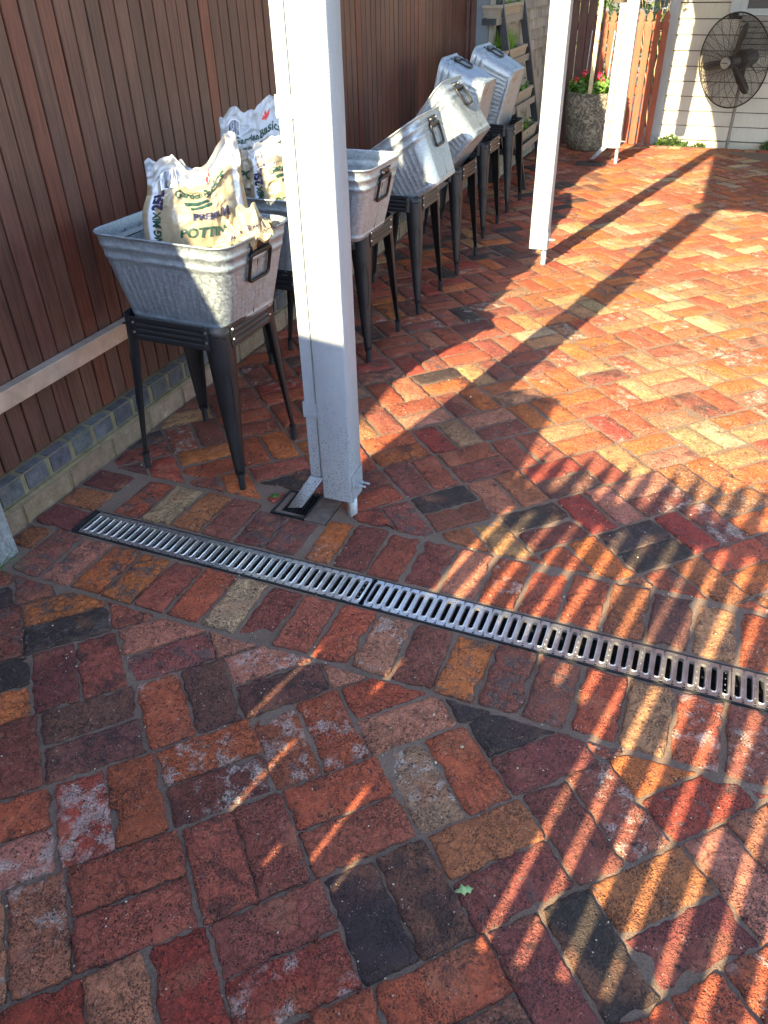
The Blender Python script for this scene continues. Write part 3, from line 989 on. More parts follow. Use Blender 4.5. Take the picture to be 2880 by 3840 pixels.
# ------------------------------------------------------------------ things behind the camera that draw the striped shadow
pf = thing('picket_fence', 'low picket fence behind the viewer that throws the striped shadow', 'fence', (0, -.3, 0))
def picket_poly(w, z0, z1):
    h = w / 2
    return [(-h, z0), (h, z0), (h, z1 - .11), (h * .55, z1 - .10), (h * .55, z1 - .09), (h * .95, z1 - .075), (h * .9, z1 - .05), (h * .45, z1 - .022), (0, z1),
            (-h * .45, z1 - .022), (-h * .9, z1 - .05), (-h * .95, z1 - .075), (-h * .55, z1 - .09), (-h * .55, z1 - .10), (-h, z1 - .11)]
b = B(); b.prism([(-.026, .05), (.026, .05), (.026, 1.47), (.016, 1.485), (.025, 1.51), (.021, 1.54), (.010, 1.58), (0, 1.62), (-.010, 1.58), (-.021, 1.54), (-.025, 1.51), (-.016, 1.485), (-.026, 1.47)], -.009, .009)
pk0 = b.obj('picket', M_REDWOOD, pf)
k = 0
for i in range(-9, 36):
    x = -.349 + .0785 * (i + .5)
    if i == -9: pk0.location = (x, 0, 0); continue
    c = pk0.copy(); C.objects.link(c); c.parent = pf; c.location = (x, 0, 0)
    c.rotation_euler = (0, random.gauss(0, .0025), 0)
for z0, z1 in ((1.385, 1.455), (.48, .567)):
    b = B(); b.box(-1.06, 2.45, -.045, -.0095, z0, z1); b.obj('rail', M_REDWOOD, pf)
scr_top = [(-2.03, 1.40), (-1.64, 1.40), (-1.63, 1.5), (-1.585, 1.55), (-1.60, 1.935), (-1.40, 1.915), (-1.19, 1.90), (-1.06, 1.5), (-1.05, 1.12), (-.72, 1.10), (-.50, 1.0), (-.42, .80)]
slits = [(-1.148, .80, .97), (-1.004, .66, .80), (-.769, .64, .77), (-.690, .60, .68), (-.925, .90, .99), (-.847, .62, .66)]  # openings cut to let thin light streaks reach the bricks
b = B()
b.prism([(-2.03, .99)] + [(-2.03, 1.40), (-1.64, 1.40), (-1.60, 1.935), (-1.40, 1.915), (-1.19, 1.90), (-1.06, 1.5), (-1.05, 1.12), (-.72, 1.10), (-.50, 1.0)] + [(-.495, .99)], -.43, -.40)  # added blocker, outline shaped to cast the solid shadow beside the stripes
xs_ = [-2.03]
for (x_, z0_, z1_) in sorted(slits):
    b.box(xs_[-1], x_ - .008, -.43, -.40, .35, .9899)
    b.box(x_ - .008, x_ + .008, -.43, -.40, .35, z0_); 
    if z1_ < .985: b.box(x_ - .008, x_ + .008, -.43, -.40, z1_, .9899)
    xs_.append(x_ + .008)
b.box(xs_[-1], -.42, -.43, -.40, .35, .9899)
tag(b.obj('shadow_screen', M_DARKRED), 'unseen solid screen added behind the viewer, shaped to cast the left shadow', 'screen')

# ------------------------------------------------------------------ steel tubs
def rrect(W, D, r, n=9, sub=14):
    pts = []
    for (cx, cy, a0) in ((W / 2 - r, -D / 2 + r, -90), (W / 2 - r, D / 2 - r, 0), (-W / 2 + r, D / 2 - r, 90), (-W / 2 + r, -D / 2 + r, 180)):
        for t in range(n + 1):
            a = R(a0 + 90 * t / n); pts.append((cx + r * math.cos(a), cy + r * math.sin(a)))
    # densify straights
    out = []
    m = len(pts)
    for k in range(m):
        p, q = pts[k], pts[(k + 1) % m]
        d = math.hypot(q[0] - p[0], q[1] - p[1])
        s_ = max(1, int(d / .0042)) if d > .03 else 1
        for t in range(s_):
            out.append((p[0] + (q[0] - p[0]) * t / s_, p[1] + (q[1] - p[1]) * t / s_))
    return out
TW, TD, tw, td, TH = .56, .41, .42, .33, .30
def tub_ring(z, r0=None, off=0.0, ribs=0.0):
    f = z / TH
    W = tw + (TW - tw) * f; D = td + (TD - td) * f
    base = rrect(TW, TD, .062)
    o = []
    for (x, y) in base:
        nx = x * (W / TW); ny = y * (D / TD)
        # outward direction
        ex = max(0, abs(x) - (TW / 2 - .062)); ey = max(0, abs(y) - (TD / 2 - .062))
        l = math.hypot(ex, ey) or 1
        dx, dy = math.copysign(ex / l, x), math.copysign(ey / l, y)
        rib = 0
        if ribs:
            c = x if abs(dy) > .9 else (y if abs(dx) > .9 else None)
            if c is not None:
                ph = (c / .031 + .5) % 1.0
                rib = ribs * math.exp(-((ph - .5) / .13) ** 2)
        o.append((nx + dx * (off + rib), ny + dy * (off + rib), z))
    return o
def make_tub():
    t = thing('steel_tub', '', 'tub', group='galvanised steel tubs on black stands')
    b = B()
    lv = [(0, -.004, 0), (.0015, 0, 0), (.012, 0, 0), (.014, .0012, 0), (.020, .0012, 0), (.022, 0, 0), (.034, 0, 0), (.042, 0, .0018), (.12, 0, .002), (.193, 0, .0018), (.203, 0, 0), (.214, 0, 0),
          (.217, .0024, 0), (.223, .003, 0), (.229, .0024, 0), (.232, 0, 0), (.252, 0, 0), (.255, .0024, 0), (.261, .003, 0), (.267, .0024, 0), (.270, 0, 0), (.292, 0, 0)]
    rings = [tub_ring(z, None, o_, r_) for z, o_, r_ in lv]
    # rolled rim
    for k in range(9):
        a = PI * .5 * -1 + 2 * PI * k / 9 * .9
        rings.append(tub_ring(.2965 + .0042 * math.sin(a) + .0035, None, .002 + .0042 * math.cos(a)))
    inner = [(.290, -.0012), (.267, -.0010), (.261, .0012), (.255, -.0010), (.229, -.001), (.223, .0012), (.217, -.001), (.12, -.0012), (.004, -.0012)]
    for z, o_ in inner: rings.append(tub_ring(z, None, o_))
    n = len(rings[0]); vs = [p for r_ in rings for p in r_]
    fs = [(i * n + k, i * n + (k + 1) % n, (i + 1) * n + (k + 1) % n, (i + 1) * n + k) for i in range(len(rings) - 1) for k in range(n)]
    b.add(vs, fs)
    b.obj('body', M_GALV, t, True)
    b = B()
    bot = tub_ring(.0012, None, -.003)
    b.add(bot + [(p[0] * .9, p[1] * .9, .006) for p in bot] + [(0, 0, .006)],
          [(k, (k + 1) % n, n + (k + 1) % n, n + k) for k in range(n)] + [(n + k, n + (k + 1) % n, 2 * n) for k in range(n)])
    b.obj('base', M_GALV_R, t, True)
    for sx in (1, -1):
        xs = tw / 2 + (TW - tw) / 2 * (.245 / TH)
        tilt = math.atan2((TW - tw) / 2, TH)
        m = Matrix.Translation((sx * xs, 0, .245)) @ Matrix.Rotation(sx * tilt, 4, 'Y')
        b = B()
        b.box(-.002 if sx < 0 else 0.0015, -.0015 if sx < 0 else .004, -.042, .042, -.016, .034, .0, mat=m) if False else b.box(min(sx * .0015, sx * .005), max(sx * .0015, sx * .005), -.056, .056, -.014, .036, .001, mat=m)
        vs = []
        b.tube([m @ Vector((sx * .007, yy, 0)) for yy in (-.058, 0, .058)], .0085, 10)
        h = b.obj('handle', M_BLACKMETAL, t, auto=40)
        b = B()
        pts = []
        wv, hh, rr = .060, .100, .016
        for (cy, cz, a0) in ((wv - rr, -hh + rr, -90), (wv - rr, -rr, 0), (-wv + rr, -rr, 90), (-wv + rr, -hh + rr, 180)):
            for q in range(5):
                a = R(a0 + 22.5 * q)
                pts.append(m @ Vector((sx * (.010 + .000), cy + rr * math.cos(a), cz + rr * math.sin(a) + .006)))
        b.tube(pts, .0062, 8, closed=True)
        b.obj('loop', M_BLACKMETAL, h, True)
        for yy in (-.042, .042):
            b = B(); bolt_shape(b, 0, yy, .024, .004, .5)
            for v in b.v: v.x = v.x * sx + sx * .005
            b.v = [m @ v for v in b.v]
            b.obj('rivet', M_SCREW, h)
        for yy in (-.042, .042):
            for zz in (.269, .240):
                xx = tw / 2 + (TW - tw) / 2 * (zz / TH) - .003
                b = B(); vs = []
                for q in (0, .004):
                    for k in range(8):
                        an = 2 * PI * k / 8; vs.append((sx * (xx - q), yy + .0058 * math.cos(an), zz + .0058 * math.sin(an)))
                b.add(vs, [(k, (k + 1) % 8, 8 + (k + 1) % 8, 8 + k) for k in range(8)] + [tuple(8 + k for k in range(8))])
                b.obj('rivet', M_SCREW, t)
    # vertical seam on the handle ends
    for sx in (1, -1):
        xs = tw / 2
        b = B(); z0, z1 = .022, .214
        vs = []
        for z in (z0, z1):
            xx = tw / 2 + (TW - tw) / 2 * (z / TH)
            vs += [(sx * xx, -.002, z), (sx * (xx + .0022), 0, z), (sx * xx, .002, z)]
        b.add(vs, [(0, 1, 4, 3), (1, 2, 5, 4)]); b.obj('seam', M_BLACKMETAL, t)
    return t
def place_tub(t, c, th, yaw, s):
    m = Matrix.Rotation(yaw, 3, 'Z') @ Matrix.Rotation(-th, 3, 'Y')
    base = Vector(c) - m @ Vector((0, 0, TH / 2 * s))
    t.location = base; t.rotation_euler = (0, -th, yaw); t.scale = (s, s, s)
tub0 = make_tub()
TUBS = [((-1.593, 2.204, .719), 0, -.061, .965, 'nearest upright galvanised tub, full of potting mix bags'),
        ((-1.635, 2.77, .722), 0, -.02, .965, 'galvanised tub holding two tall potting mix bags, mostly behind the nearest post'),
        ((-1.60, 3.27, .725), 0, 0, 1.0, 'empty upright galvanised tub just right of the nearest post'),
        ((-1.554, 4.03, .673), .571, .024, 1.04, 'first tilted galvanised tub, handle end raised toward the viewer'),
        ((-1.559, 4.72, .697), .90, 0, 1.065, 'second tilted galvanised tub, sunlit ribs, tipped half over'),
        ((-1.679, 5.52, .761), 1.36, .019, 1.015, 'third tilted galvanised tub, shaded and lying nearly on its side'),
        ((-1.668, 6.22, .762), 1.32, -.033, 1.035, 'farthest tilted galvanised tub, rust mark on its flat base')]
tubs = []
for i, (c, th, yw, s_, lab) in enumerate(TUBS):
    t = tub0 if i == 0 else dup(tub0, (0, 0, 0))
    tubs.append((t, c, th, yw, s_, lab))
for (t, c, th, yw, s_, lab) in tubs:
    place_tub(t, c, th, yw, s_); t['label'] = lab

# ------------------------------------------------------------------ stands
SH = .602
def make_stand():
    t = thing('tub_stand', '', 'stand', group='black metal stands in a row along the fence')
    hx, hy = .205, .178      # half size at top
    fx, fy = .222, .207      # half size at feet
    for sx in (-1, 1):
        for sy in (-1, 1):
            b = B(); n = 12; lv = 18
            outer = []; inner = []
            for i in range(lv + 1):
                f = i / lv; z = .052 + (SH - .052) * f
                w = .022 + (.074 - .022) * (min(1, f * 1.05) ** .9)
                cxo = fx + (hx - fx) * (z / SH); cyo = fy + (hy - fy) * (z / SH)
                r = min(w * .62, .045)
                row = [];rowi = []
                # quarter profile: straight – arc – straight
                P = []
                P.append((-w, 0)); P.append((-r, 0))
                for k in range(1, n):
                    a = R(90 * k / n); P.append((-r + r * math.sin(a), r - r * math.cos(a)))
                P.append((0, r)); P.append((0, w))
                for (px, py) in P:
                    X = sx * (cxo + px); Y = sy * (cyo - py)
                    row.append((X, Y, z))
                outer.append(row)
            m = len(outer[0])
            vs = [p for r_ in outer for p in r_]
            fs = [(i * m + k, i * m + k + 1, (i + 1) * m + k + 1, (i + 1) * m + k) for i in range(lv) for k in range(m - 1)]
            b.add(vs, fs)
            leg = b.obj('leg', M_STAND, t, True, False)
            md = leg.modifiers.new('sheet', 'SOLIDIFY'); md.thickness = .0022; md.offset = 0
            b = B()
            b.tube([(sx * (fx - .010), sy * (fy - .010), -.001), (sx * (fx - .010), sy * (fy - .010), .03), (sx * (fx - .012), sy * (fy - .012), .062)], [.0115, .0125, .013], 12)
            b.obj('foot', M_RUBBER, leg, False, True, auto=40)
            # pressed oval outline on the leg corner
            b = B(); pts = []
            for k in range(28):
                a = 2 * PI * k / 28
                zz = .40 + .105 * math.sin(a) * (1 if True else 1)
                zz = .36 + .10 * math.sin(a)
                cxo = fx + (hx - fx) * (zz / SH); cyo = fy + (hy - fy) * (zz / SH)
                f = (zz - .052) / (SH - .052); w = .022 + .052 * f ** .9; r = min(w * .62, .045)
                an = R(45 + 26 * math.cos(a))
                pts.append((sx * (cxo - r + r * math.sin(an) + .0012), sy * (cyo - r + r * math.cos(an) + .0012), zz))
            b.tube(pts, .0013, 5, closed=True)
            b.obj('embossing', M_STAND, leg, True)
    zt, zb = SH, SH - .078
    prof = [(0, zt), (.003, zt), (.003, zt - .003)]
    for side, (L, D_) in (('x', (hx - .058, hy)), ('y', (hy - .058, hx))):
        for sg in (-1, 1):
            b = B()
            # apron with three pressed ribs
            rows = []
            N = 40
            for i in range(N + 1):
                z = zt - (zt - zb) * i / N
                f = i / N
                d = 0
                for c in (.26, .50, .74):
                    u = (f - c) / .085
                    if abs(u) < 1: d -= .0045 * math.cos(u * PI / 2) ** 2
                rows.append((z, d))
            xs = [-L - .01, -L + .012, -L + .024, 0, L - .024, L - .012, L + .01]
            vs = []
            for (z, d) in rows:
                for j, x in enumerate(xs):
                    dd = d if 2 <= j <= 4 else 0
                    off = D_ * 1.0 + (fx - hx if side == 'y' else fy - hy) * (1 - z / SH) + .0035 + dd
                    vs.append((x, sg * off, z) if side == 'x' else (sg * off, x, z))
            m = len(xs)
            b.add(vs, [(i * m + k, i * m + k + 1, (i + 1) * m + k + 1, (i + 1) * m + k) for i in range(N) for k in range(m - 1)])
            o = b.obj('apron', M_STAND, t, True, False)
            md = o.modifiers.new('sheet', 'SOLIDIFY'); md.thickness = .0018; md.offset = 0
            for e in (-1, 1):
                for zz in (zt - .018, zt - .052):
                    vs = []; b = B()
                    for q, r_ in ((.0040, .0048), (.0075, .004)):
                        for k in range(8):
                            an = 2 * PI * k / 8
                            off = sg * (D_ + (fx - hx if side == 'y' else fy - hy) * (1 - zz / SH) + q)
                            a_ = e * (L - .001) + r_ * math.cos(an); z_ = zz + r_ * math.sin(an)
                            vs.append((a_, off, z_) if side == 'x' else (off, a_, z_))
                    b.add(vs, [(k, (k + 1) % 8, 8 + (k + 1) % 8, 8 + k) for k in range(8)] + [tuple(8 + k for k in range(8))])
                    b.obj('screw', M_SCREW, o)
    # inner ledge that carries the tub
    b = B()
    b.box(-hx + .004, hx - .004, -hy + .002, -hy + .022, zt - .034, zt - .031)
    b.box(-hx + .004, hx - .004, hy - .022, hy - .002, zt - .034, zt - .031)
    b.box(-hx + .004, -hx + .024, -hy + .022, hy - .022, zt - .034, zt - .031)
    b.box(hx - .024, hx - .004, -hy + .022, hy - .022, zt - .034, zt - .031)
    b.obj('ledge', M_STAND, t)
    return t
st0 = make_stand()
SL = ['black stand under the nearest tub with the potting mix bags', 'black stand hidden mostly behind the nearest post',
      'black stand under the empty upright tub', 'black stand under the first tilted tub',
      'black stand under the sunlit second tilted tub', 'black stand under the third tilted tub, shaded', 'last black stand, next to the ladder shelf']
for i, (x, y) in enumerate(((-1.597, 2.18), (-1.60, 2.785), (-1.595, 3.355), (-1.585, 4.02), (-1.585, 4.73), (-1.645, 5.505), (-1.655, 6.22))):
    o = st0 if i == 0 else dup(st0, (0, 0, 0))
    o.location = (x, y, 0); o.rotation_euler = (0, 0, (-.02, .015, 0, .01, -.01, .012, -.005)[i]); o['label'] = SL[i]

# ------------------------------------------------------------------ text helper
def text_geo(txt, size, shear=0.0, bold=0.0):
    cu = bpy.data.curves.new('t', 'FONT')
    cu.body = txt; cu.size = size; cu.shear = shear; cu.offset = bold
    cu.resolution_u = 3
    ob = bpy.data.objects.new('t', cu)
    C.objects.link(ob)
    dg = bpy.context.evaluated_depsgraph_get(); dg.update()
    me = bpy.data.meshes.new_from_object(ob.evaluated_get(dg))
    bm = bmesh.new(); bm.from_mesh(me)
    bmesh.ops.triangulate(bm, faces=bm.faces[:])
    for _ in range(2):
        es = [e for e in bm.edges if e.calc_length() > size * .35]
        if es: bmesh.ops.subdivide_edges(bm, edges=es, cuts=1)
        bmesh.ops.triangulate(bm, faces=bm.faces[:])
    vs = [tuple(v.co) for v in bm.verts]
    bm.verts.index_update()
    fs = [tuple(v.index for v in f.verts) for f in bm.faces]
    bm.free(); bpy.data.objects.remove(ob); bpy.data.meshes.remove(me); bpy.data.curves.remove(cu)
    return vs, fs
def rect_geo(x0, x1, y0, y1, n=6):
    vs = []; 
    for i in range(n + 1):
        for j in range(3): vs.append((x0 + (x1 - x0) * i / n, y0 + (y1 - y0) * j / 2, 0))
    fs = [(i * 3 + j, (i + 1) * 3 + j, (i + 1) * 3 + j + 1, i * 3 + j + 1) for i in range(n) for j in range(2)]
    return vs, fs

# ------------------------------------------------------------------ potting mix bags
def make_bag(loc, yaw, W, H, T, seed, label, lean=(0, 0), clear_top=.80, slump=.25, top_fn=None, side_stripe=True, texts=True, ts=1.0):
    t = thing('potting_mix_bag', label, 'bag', loc, (lean[0], lean[1], yaw), 'potting mix bags in the tubs')
    r = random.Random(seed)
    sh = Vector((seed * 3.1, seed * 1.7, seed * .9))
    def P(s, h):
        """s: -1..1 front (seam to seam), 1..3 back; h 0..~1 up the bag"""
        front = s <= 1
        q = s if front else 2 - s
        full = math.sin(min(1, max(0, h / .92)) ** .75 * PI) ** .55 if h < .92 else 0
        prof = max(0.06, full) if h < .6 else max(.06, full * (1 - (h - .6) * .9))
        wd = W / 2 * (.93 + .10 * math.sin(min(1, h * 1.3) * PI) - .10 * max(0, h - .6))
        th = T / 2 * prof * (1 - abs(q) ** 2.4)
        x = q * wd
        y = -th if front else th
        z = H * h
        p = Vector((x, 0, z))
        qd = Vector((x, y * 2, z))
        a = noise.noise(qd * 9 + sh) * .010
        c1 = 1 - abs(noise.noise(qd * 17 + sh * 1.3)) * 2
        c2 = 1 - abs(noise.noise(qd * 34 + sh * 2.1)) * 2
        cr = (.35 + 1.7 * max(0, h - .4))
        dsp = a + (c1 * .013 + c2 * .008) * cr
        y = y + (-dsp if front else dsp)
        z += noise.noise(Vector((q * 3.1, 0 if front else 5, 0)) + sh) * .085 * max(0, h - .55) + noise.noise(Vector((q * 9, 1 if front else 7, 0)) + sh) * .03 * max(0, h - .7)
        if top_fn: z += top_fn(q) * max(0, h - .5) * 2
        x += noise.noise(Vector((z * 7, q * 2, 3)) + sh) * .022 * max(.15, h)
        y += noise.noise(Vector((z * 5, q * 1.5, 9)) + sh) * .03 * max(0, h - .4)
        return Vector((x, y, z))
    NS, NH = 112, 80
    vs = []; cols = []
    for i in range(NH + 1):
        h = i / NH
        for k in range(NS):
            s = -1 + 4 * k / NS
            vs.append(P(s, h))
            q = s if s <= 1 else 2 - s
            clear = 1.0 if h > clear_top + .03 * math.sin(q * 5) else 0.0
            stripe = 1.0 if (abs(q) > .80 and abs(q) < .91) else 0.0
            cols.append((clear, stripe, 0))
    fs = [(i * NS + k, i * NS + (k + 1) % NS, (i + 1) * NS + (k + 1) % NS, (i + 1) * NS + k) for i in range(NH) for k in range(NS)]
    # ragged open mouth
    fs.append(tuple(range(NS))[::-1])
    skin = mesh_obj('bag_skin', vs, fs, M_BAG, t, True, cols)
    def put(geo, u0, v0, mat, name='print', ang=0.0, wd=W):
        """geometry in metres placed with its origin at (u0,v0) on the front"""
        ca, sa = math.cos(ang), math.sin(ang)
        out = []
        for (x, y, _) in geo[0]:
            X = u0 + x * ca - y * sa; Y = v0 + x * sa + y * ca
            s = X / (W / 2 * .98); h = Y / H
            e = .006
            s = max(-.995, min(.995, s))
            p = P(s, h); pu = P(min(s + e, 1), h); pv = P(s, h + e)
            nn = (pu - p).cross(pv - p).normalized()
            if nn.y > 0 and abs(s) < .95: nn = -nn
            out.append(p + nn * .0022)
        b = B(); b.add(out, geo[1]); return b.obj(name, mat, skin, False, False)
    if texts:
        k = H / .42 * ts
        put(text_geo('PREMIUM', .042 * k, 0, .0012), -.030 * k, H * .55, M_INK_N, 'lettering')
        put(text_geo('POTTING MIX', .054 * k, .12, .0012), -.085 * k, H * .41, M_INK_G, 'lettering')
        put(text_geo('POTTING MIX', .040 * k, 0, .0012), -W * .345, H * .12, M_INK_G, 'lettering', PI / 2)
        put(text_geo('25L', .054 * k, 0, .0022), -W * .335, H * .12 + .262 * k, M_INK_N, 'lettering', PI / 2)
        put(text_geo('Garden Basics Premium Potting Mix', .0155 * k, 0, .0003), -.08 * k, H * .31, M_INK_N, 'lettering')
        put(text_geo('has been specially blended', .0125 * k), -.06 * k, H * .265, M_INK_N, 'lettering')
        put(text_geo('Garden', .040 * k, .35, .0008), -.095 * k, H * .70, M_INK_G, 'lettering', .2)
        put(text_geo('Basics', .046 * k, .35, .0008), .030 * k, H * .74, M_INK_G, 'lettering', .2)
        for q_ in (0, 1): put(rect_geo(-.01 + q_ * .012, .065 + q_ * .012, -q_ * .015, -q_ * .015 + .008), -.03, H * .665, M_INK_G, 'underline', .25)
        for a in (-.5, 0, .5):
            vs_ = [(0, 0, 0), (.006, .012, 0), (0, .030, 0), (-.006, .012, 0)]
            vs_ = [(x * math.cos(a) - y * math.sin(a), x * math.sin(a) + y * math.cos(a), 0) for x, y, _ in vs_]
            put((vs_, [(0, 1, 2, 3)]), .055, H * .845, M_INK_R, 'leaf_mark')
        # barcode
        put(rect_geo(-.030, .030, -.003, .047), -W * .27, H * .78, M_INK_W, 'barcode_panel')
        bc = ([], [])
        x = -.026; rr = random.Random(2)
        while x < .026:
            w_ = rr.choice((.0012, .002, .003)); k = len(bc[0])
            bc[0].extend([(x, 0, 0), (x + w_, 0, 0), (x + w_, .022, 0), (x, .022, 0), (x + w_, .044, 0), (x, .044, 0)])
            bc[1].extend([(k, k + 1, k + 2, k + 3), (k + 3, k + 2, k + 4, k + 5)])
            x += w_ + rr.choice((.0015, .0025))
        o = put(bc, -W * .27, H * .78, M_INK_N, 'barcode')
        for v in o.data.vertices: v.co.y -= .001
    # soil fill
    b = B(); n = 24
    vs = [(0, 0, H * .70)] + [(W * .36 * math.cos(2 * PI * k / n), T * .20 * math.sin(2 * PI * k / n), H * .66) for k in range(n)]
    b.add(vs, [(0, 1 + k, 1 + (k + 1) % n) for k in range(n)])
    b.obj('soil', M_SOIL, t, True)
    return t
make_bag((-1.56, 2.185, .70), R(38), .335, .385, .25, 4, 'open crumpled 25L potting mix bag standing in the nearest tub', (R(-3), R(2)), .84,
         top_fn=lambda q: .05 * q - .05 * math.exp(-((q - .15) / .35) ** 2), ts=.80)
make_bag((-1.70, 2.83, .72), R(30), .30, .405, .18, 9, 'tall potting mix bag with clear empty top in the tub behind the post', (R(-4), R(2)), .70,
         top_fn=lambda q: .035 * q, ts=.8)
make_bag((-1.50, 2.72, .70), R(44), .25, .34, .17, 14, 'shorter potting mix bag leaning right of the tall bag, half behind the post', (R(-3), R(-4)), .88, ts=.8)
# collapsed empty bag
def crumpled(loc, label):
    V = []; F = []; n = 60
    sh = Vector((4, 8, 1))
    for j in range(n + 1):
        for i in range(n + 1):
            u, v = i / n - .5, j / n - .5
            r2 = math.hypot(u, v)
            p = Vector((u * 7, v * 7, 0))
            rid = 1 - abs(noise.noise(p + sh)) * 2; rid2 = 1 - abs(noise.noise(p * 2.3 + sh)) * 2
            z = .022 * rid + .010 * rid2 + .10 * math.exp(-((u - .22) ** 2 + (v + .02) ** 2) / .045) + .05 * math.exp(-((u + .1) ** 2 + v * v) / .03)
            V.append((u * .24 + noise.noise(p * .8 + sh) * .02, v * .17 + noise.noise(p * .8 - sh) * .02, z + .0))
            
    F = [(j * (n + 1) + i, j * (n + 1) + i + 1, (j + 1) * (n + 1) + i + 1, (j + 1) * (n + 1) + i) for j in range(n) for i in range(n) if noise.noise(Vector((i * .13, j * .13, 5))) < .9]
    t = thing('potting_mix_bag', label, 'bag', loc, (0, R(-12), R(25)), 'potting mix bags in the tubs')
    sk = mesh_obj('bag_skin', V, F, M_BAG, t, True, [(0, 0, 0)] * len(V))
    g = text_geo('KEEP AWAY FROM DUST', .013)
    b = B(); vs = []
    def zat(x, y):
        i = min(n, max(0, int((x / .27 + .5) * n))); j = min(n, max(0, int((y / .20 + .5) * n))); return V[j * (n + 1) + i][2]
    vs = [(x * 1 - .03, y - .055, zat(x - .03, y - .055) + .004) for x, y, _ in g[0]]
    b.add(vs, g[1]); b.obj('lettering', M_INK_N, sk, False, False)
    return t
crumpled((-1.395, 2.185, .825), 'collapsed torn empty bag lying at the right side of the nearest tub')

# packing board under the third tub
b = B(); b.box(-1.50, -1.39, 3.20, 3.24, .603, .612, .001); tag(b.obj('packing_board', M_STAKE), 'pale timber packer on the stand under the empty upright tub', 'board')

# ------------------------------------------------------------------ shingle side wall, corner post
sw = thing('shingle_wall', 'weathered grey-brown shingle side wall behind the ladder shelf', 'wall', (-1.80, 8, 0))
V = []; F = []; CC = []; OO = []
rs = random.Random(21)
rowh = .081; z = .02; r_ = 0
while z < 3.0:
    y = 6.93 + rs.uniform(-.06, 0)
    while y < 9.3:
        w = rs.uniform(.085, .15)
        ya, yb = max(y, 6.93), min(y + w - .005, 9.32)
        if yb - ya > .01:
            zz = z + rs.uniform(-.004, .004)
            bx = B(); bx.prism([(-1.80, zz), (-1.784, zz), (-1.797, zz + rowh * 1.25), (-1.80, zz + rowh * 1.25)], ya, yb)
            t = rs.uniform(.7, 1.3); k = len(V); V += bx.v; F += [tuple(i + k for i in f) for f in bx.f]
            CC += [(t, t * rs.uniform(.95, 1.03), t * rs.uniform(.85, 1.05))] * len(bx.v); OO += [rnd_off(rs)] * len(bx.v)
        y += w
    z += rowh
o = mesh_obj('shingles', V, F, M_SHINGLE, None, False, CC, None, OO); o.parent = sw; o.location = (1.80, -8, 0)
b = B(); b.box(-1.90, -1.802, 6.93, 9.33, -.05, 3.02); o = b.obj('wall_core', M_RUBBER, sw); o.location = (1.80, -8, 0)
cp = thing('corner_post', 'blue-grey square steel post between the fence end and shingle wall', 'post', (-1.93, 6.88, 0))
b = B(); b.box(-.055, .045, -.04, .045, 0, 3.0, .003); b.obj('shaft', simple('blue_grey_paint', (.16, .19, .22), .45, .3, .15, 4), cp)
b = B(); b.box(.0455, .085, -.02, .045, 0, 3.0, .002); b.obj('trim', M_CREAM, cp)
b = B(); b.box(-.10, -.0555, -.03, .045, 0, 3.0, .002); b.obj('side_trim', M_DARKRED, cp)

# ------------------------------------------------------------------ leaf helpers
def leaf_quads(V, F, CC, c, n, up, size, shade, fold=.25, aspect=.6):
    """one folded leaf of four triangles"""
    up = up.normalized(); side = n.cross(up)
    if side.length < 1e-4: side = Vector((1, 0, 0))
    side.normalize(); k = len(V)
    V += [c, c + up * size * .5 + side * size * aspect * .5 + n * size * fold * .3, c + up * size, c + up * size * .5 - side * size * aspect * .5 + n * size * fold * .3, c + up * size * .5]
    F += [(k, k + 1, k + 4), (k + 1, k + 2, k + 4), (k + 2, k + 3, k + 4), (k + 3, k, k + 4)]
    CC += [(shade, 0, 0)] * 5
def rv(r): 
    while True:
        v = Vector((r.uniform(-1, 1), r.uniform(-1, 1), r.uniform(-1, 1)))
        if .05 < v.length < 1: return v.normalized()
def round_leaf(V, F, CC, c, n, size, shade, r):
    n = n.normalized(); a = n.orthogonal().normalized(); b_ = n.cross(a); k = len(V); m = 11
    V.append(c - n * size * .12); CC.append((shade * .7, 0, 0))
    for i in range(m):
        an = 2 * PI * i / m; rr = size * (.5 + .06 * math.sin(an * 5 + r.random()))
        if i == 0: rr *= .35
        V.append(c + (a * math.cos(an) + b_ * math.sin(an)) * rr + n * size * r.uniform(-.03, .06)); CC.append((min(1, shade + .15), 0, 0))
    F += [(k, k + 1 + i, k + 1 + (i + 1) % m) for i in range(m)]

# ------------------------------------------------------------------ ladder shelf with planters
ls = thing('ladder_shelf', 'dark leaning ladder shelf against the shingle wall', 'shelf', (-1.66, 7.13, 0))
def lsx(z): return -1.56 - .215 * z      # rail line
def lobj(b, name, m, par=ls, **k):
    o = b.obj(name, m, par, **k)
    if par is ls: o.location = (1.66, -7.13, 0)
    return o
for yy in (6.78, 7.47):
    b = B(); vs = []
    for z_ in (0, 1.75):
        for (dx, dy) in ((.030, -.016), (.085, -.016), (.085, .016), (.030, .016)): vs.append((lsx(z_) + dx, yy + dy, z_))
    b.add(vs, [(0, 3, 2, 1), (4, 5, 6, 7), (0, 1, 5, 4), (1, 2, 6, 5), (2, 3, 7, 6), (3, 0, 4, 7)])
    lobj(b, 'side_rail', M_SHELF)
LV = [(.30, .20), (.585, .17), (.90, .14), (1.19, .11), (1.48, .09)]
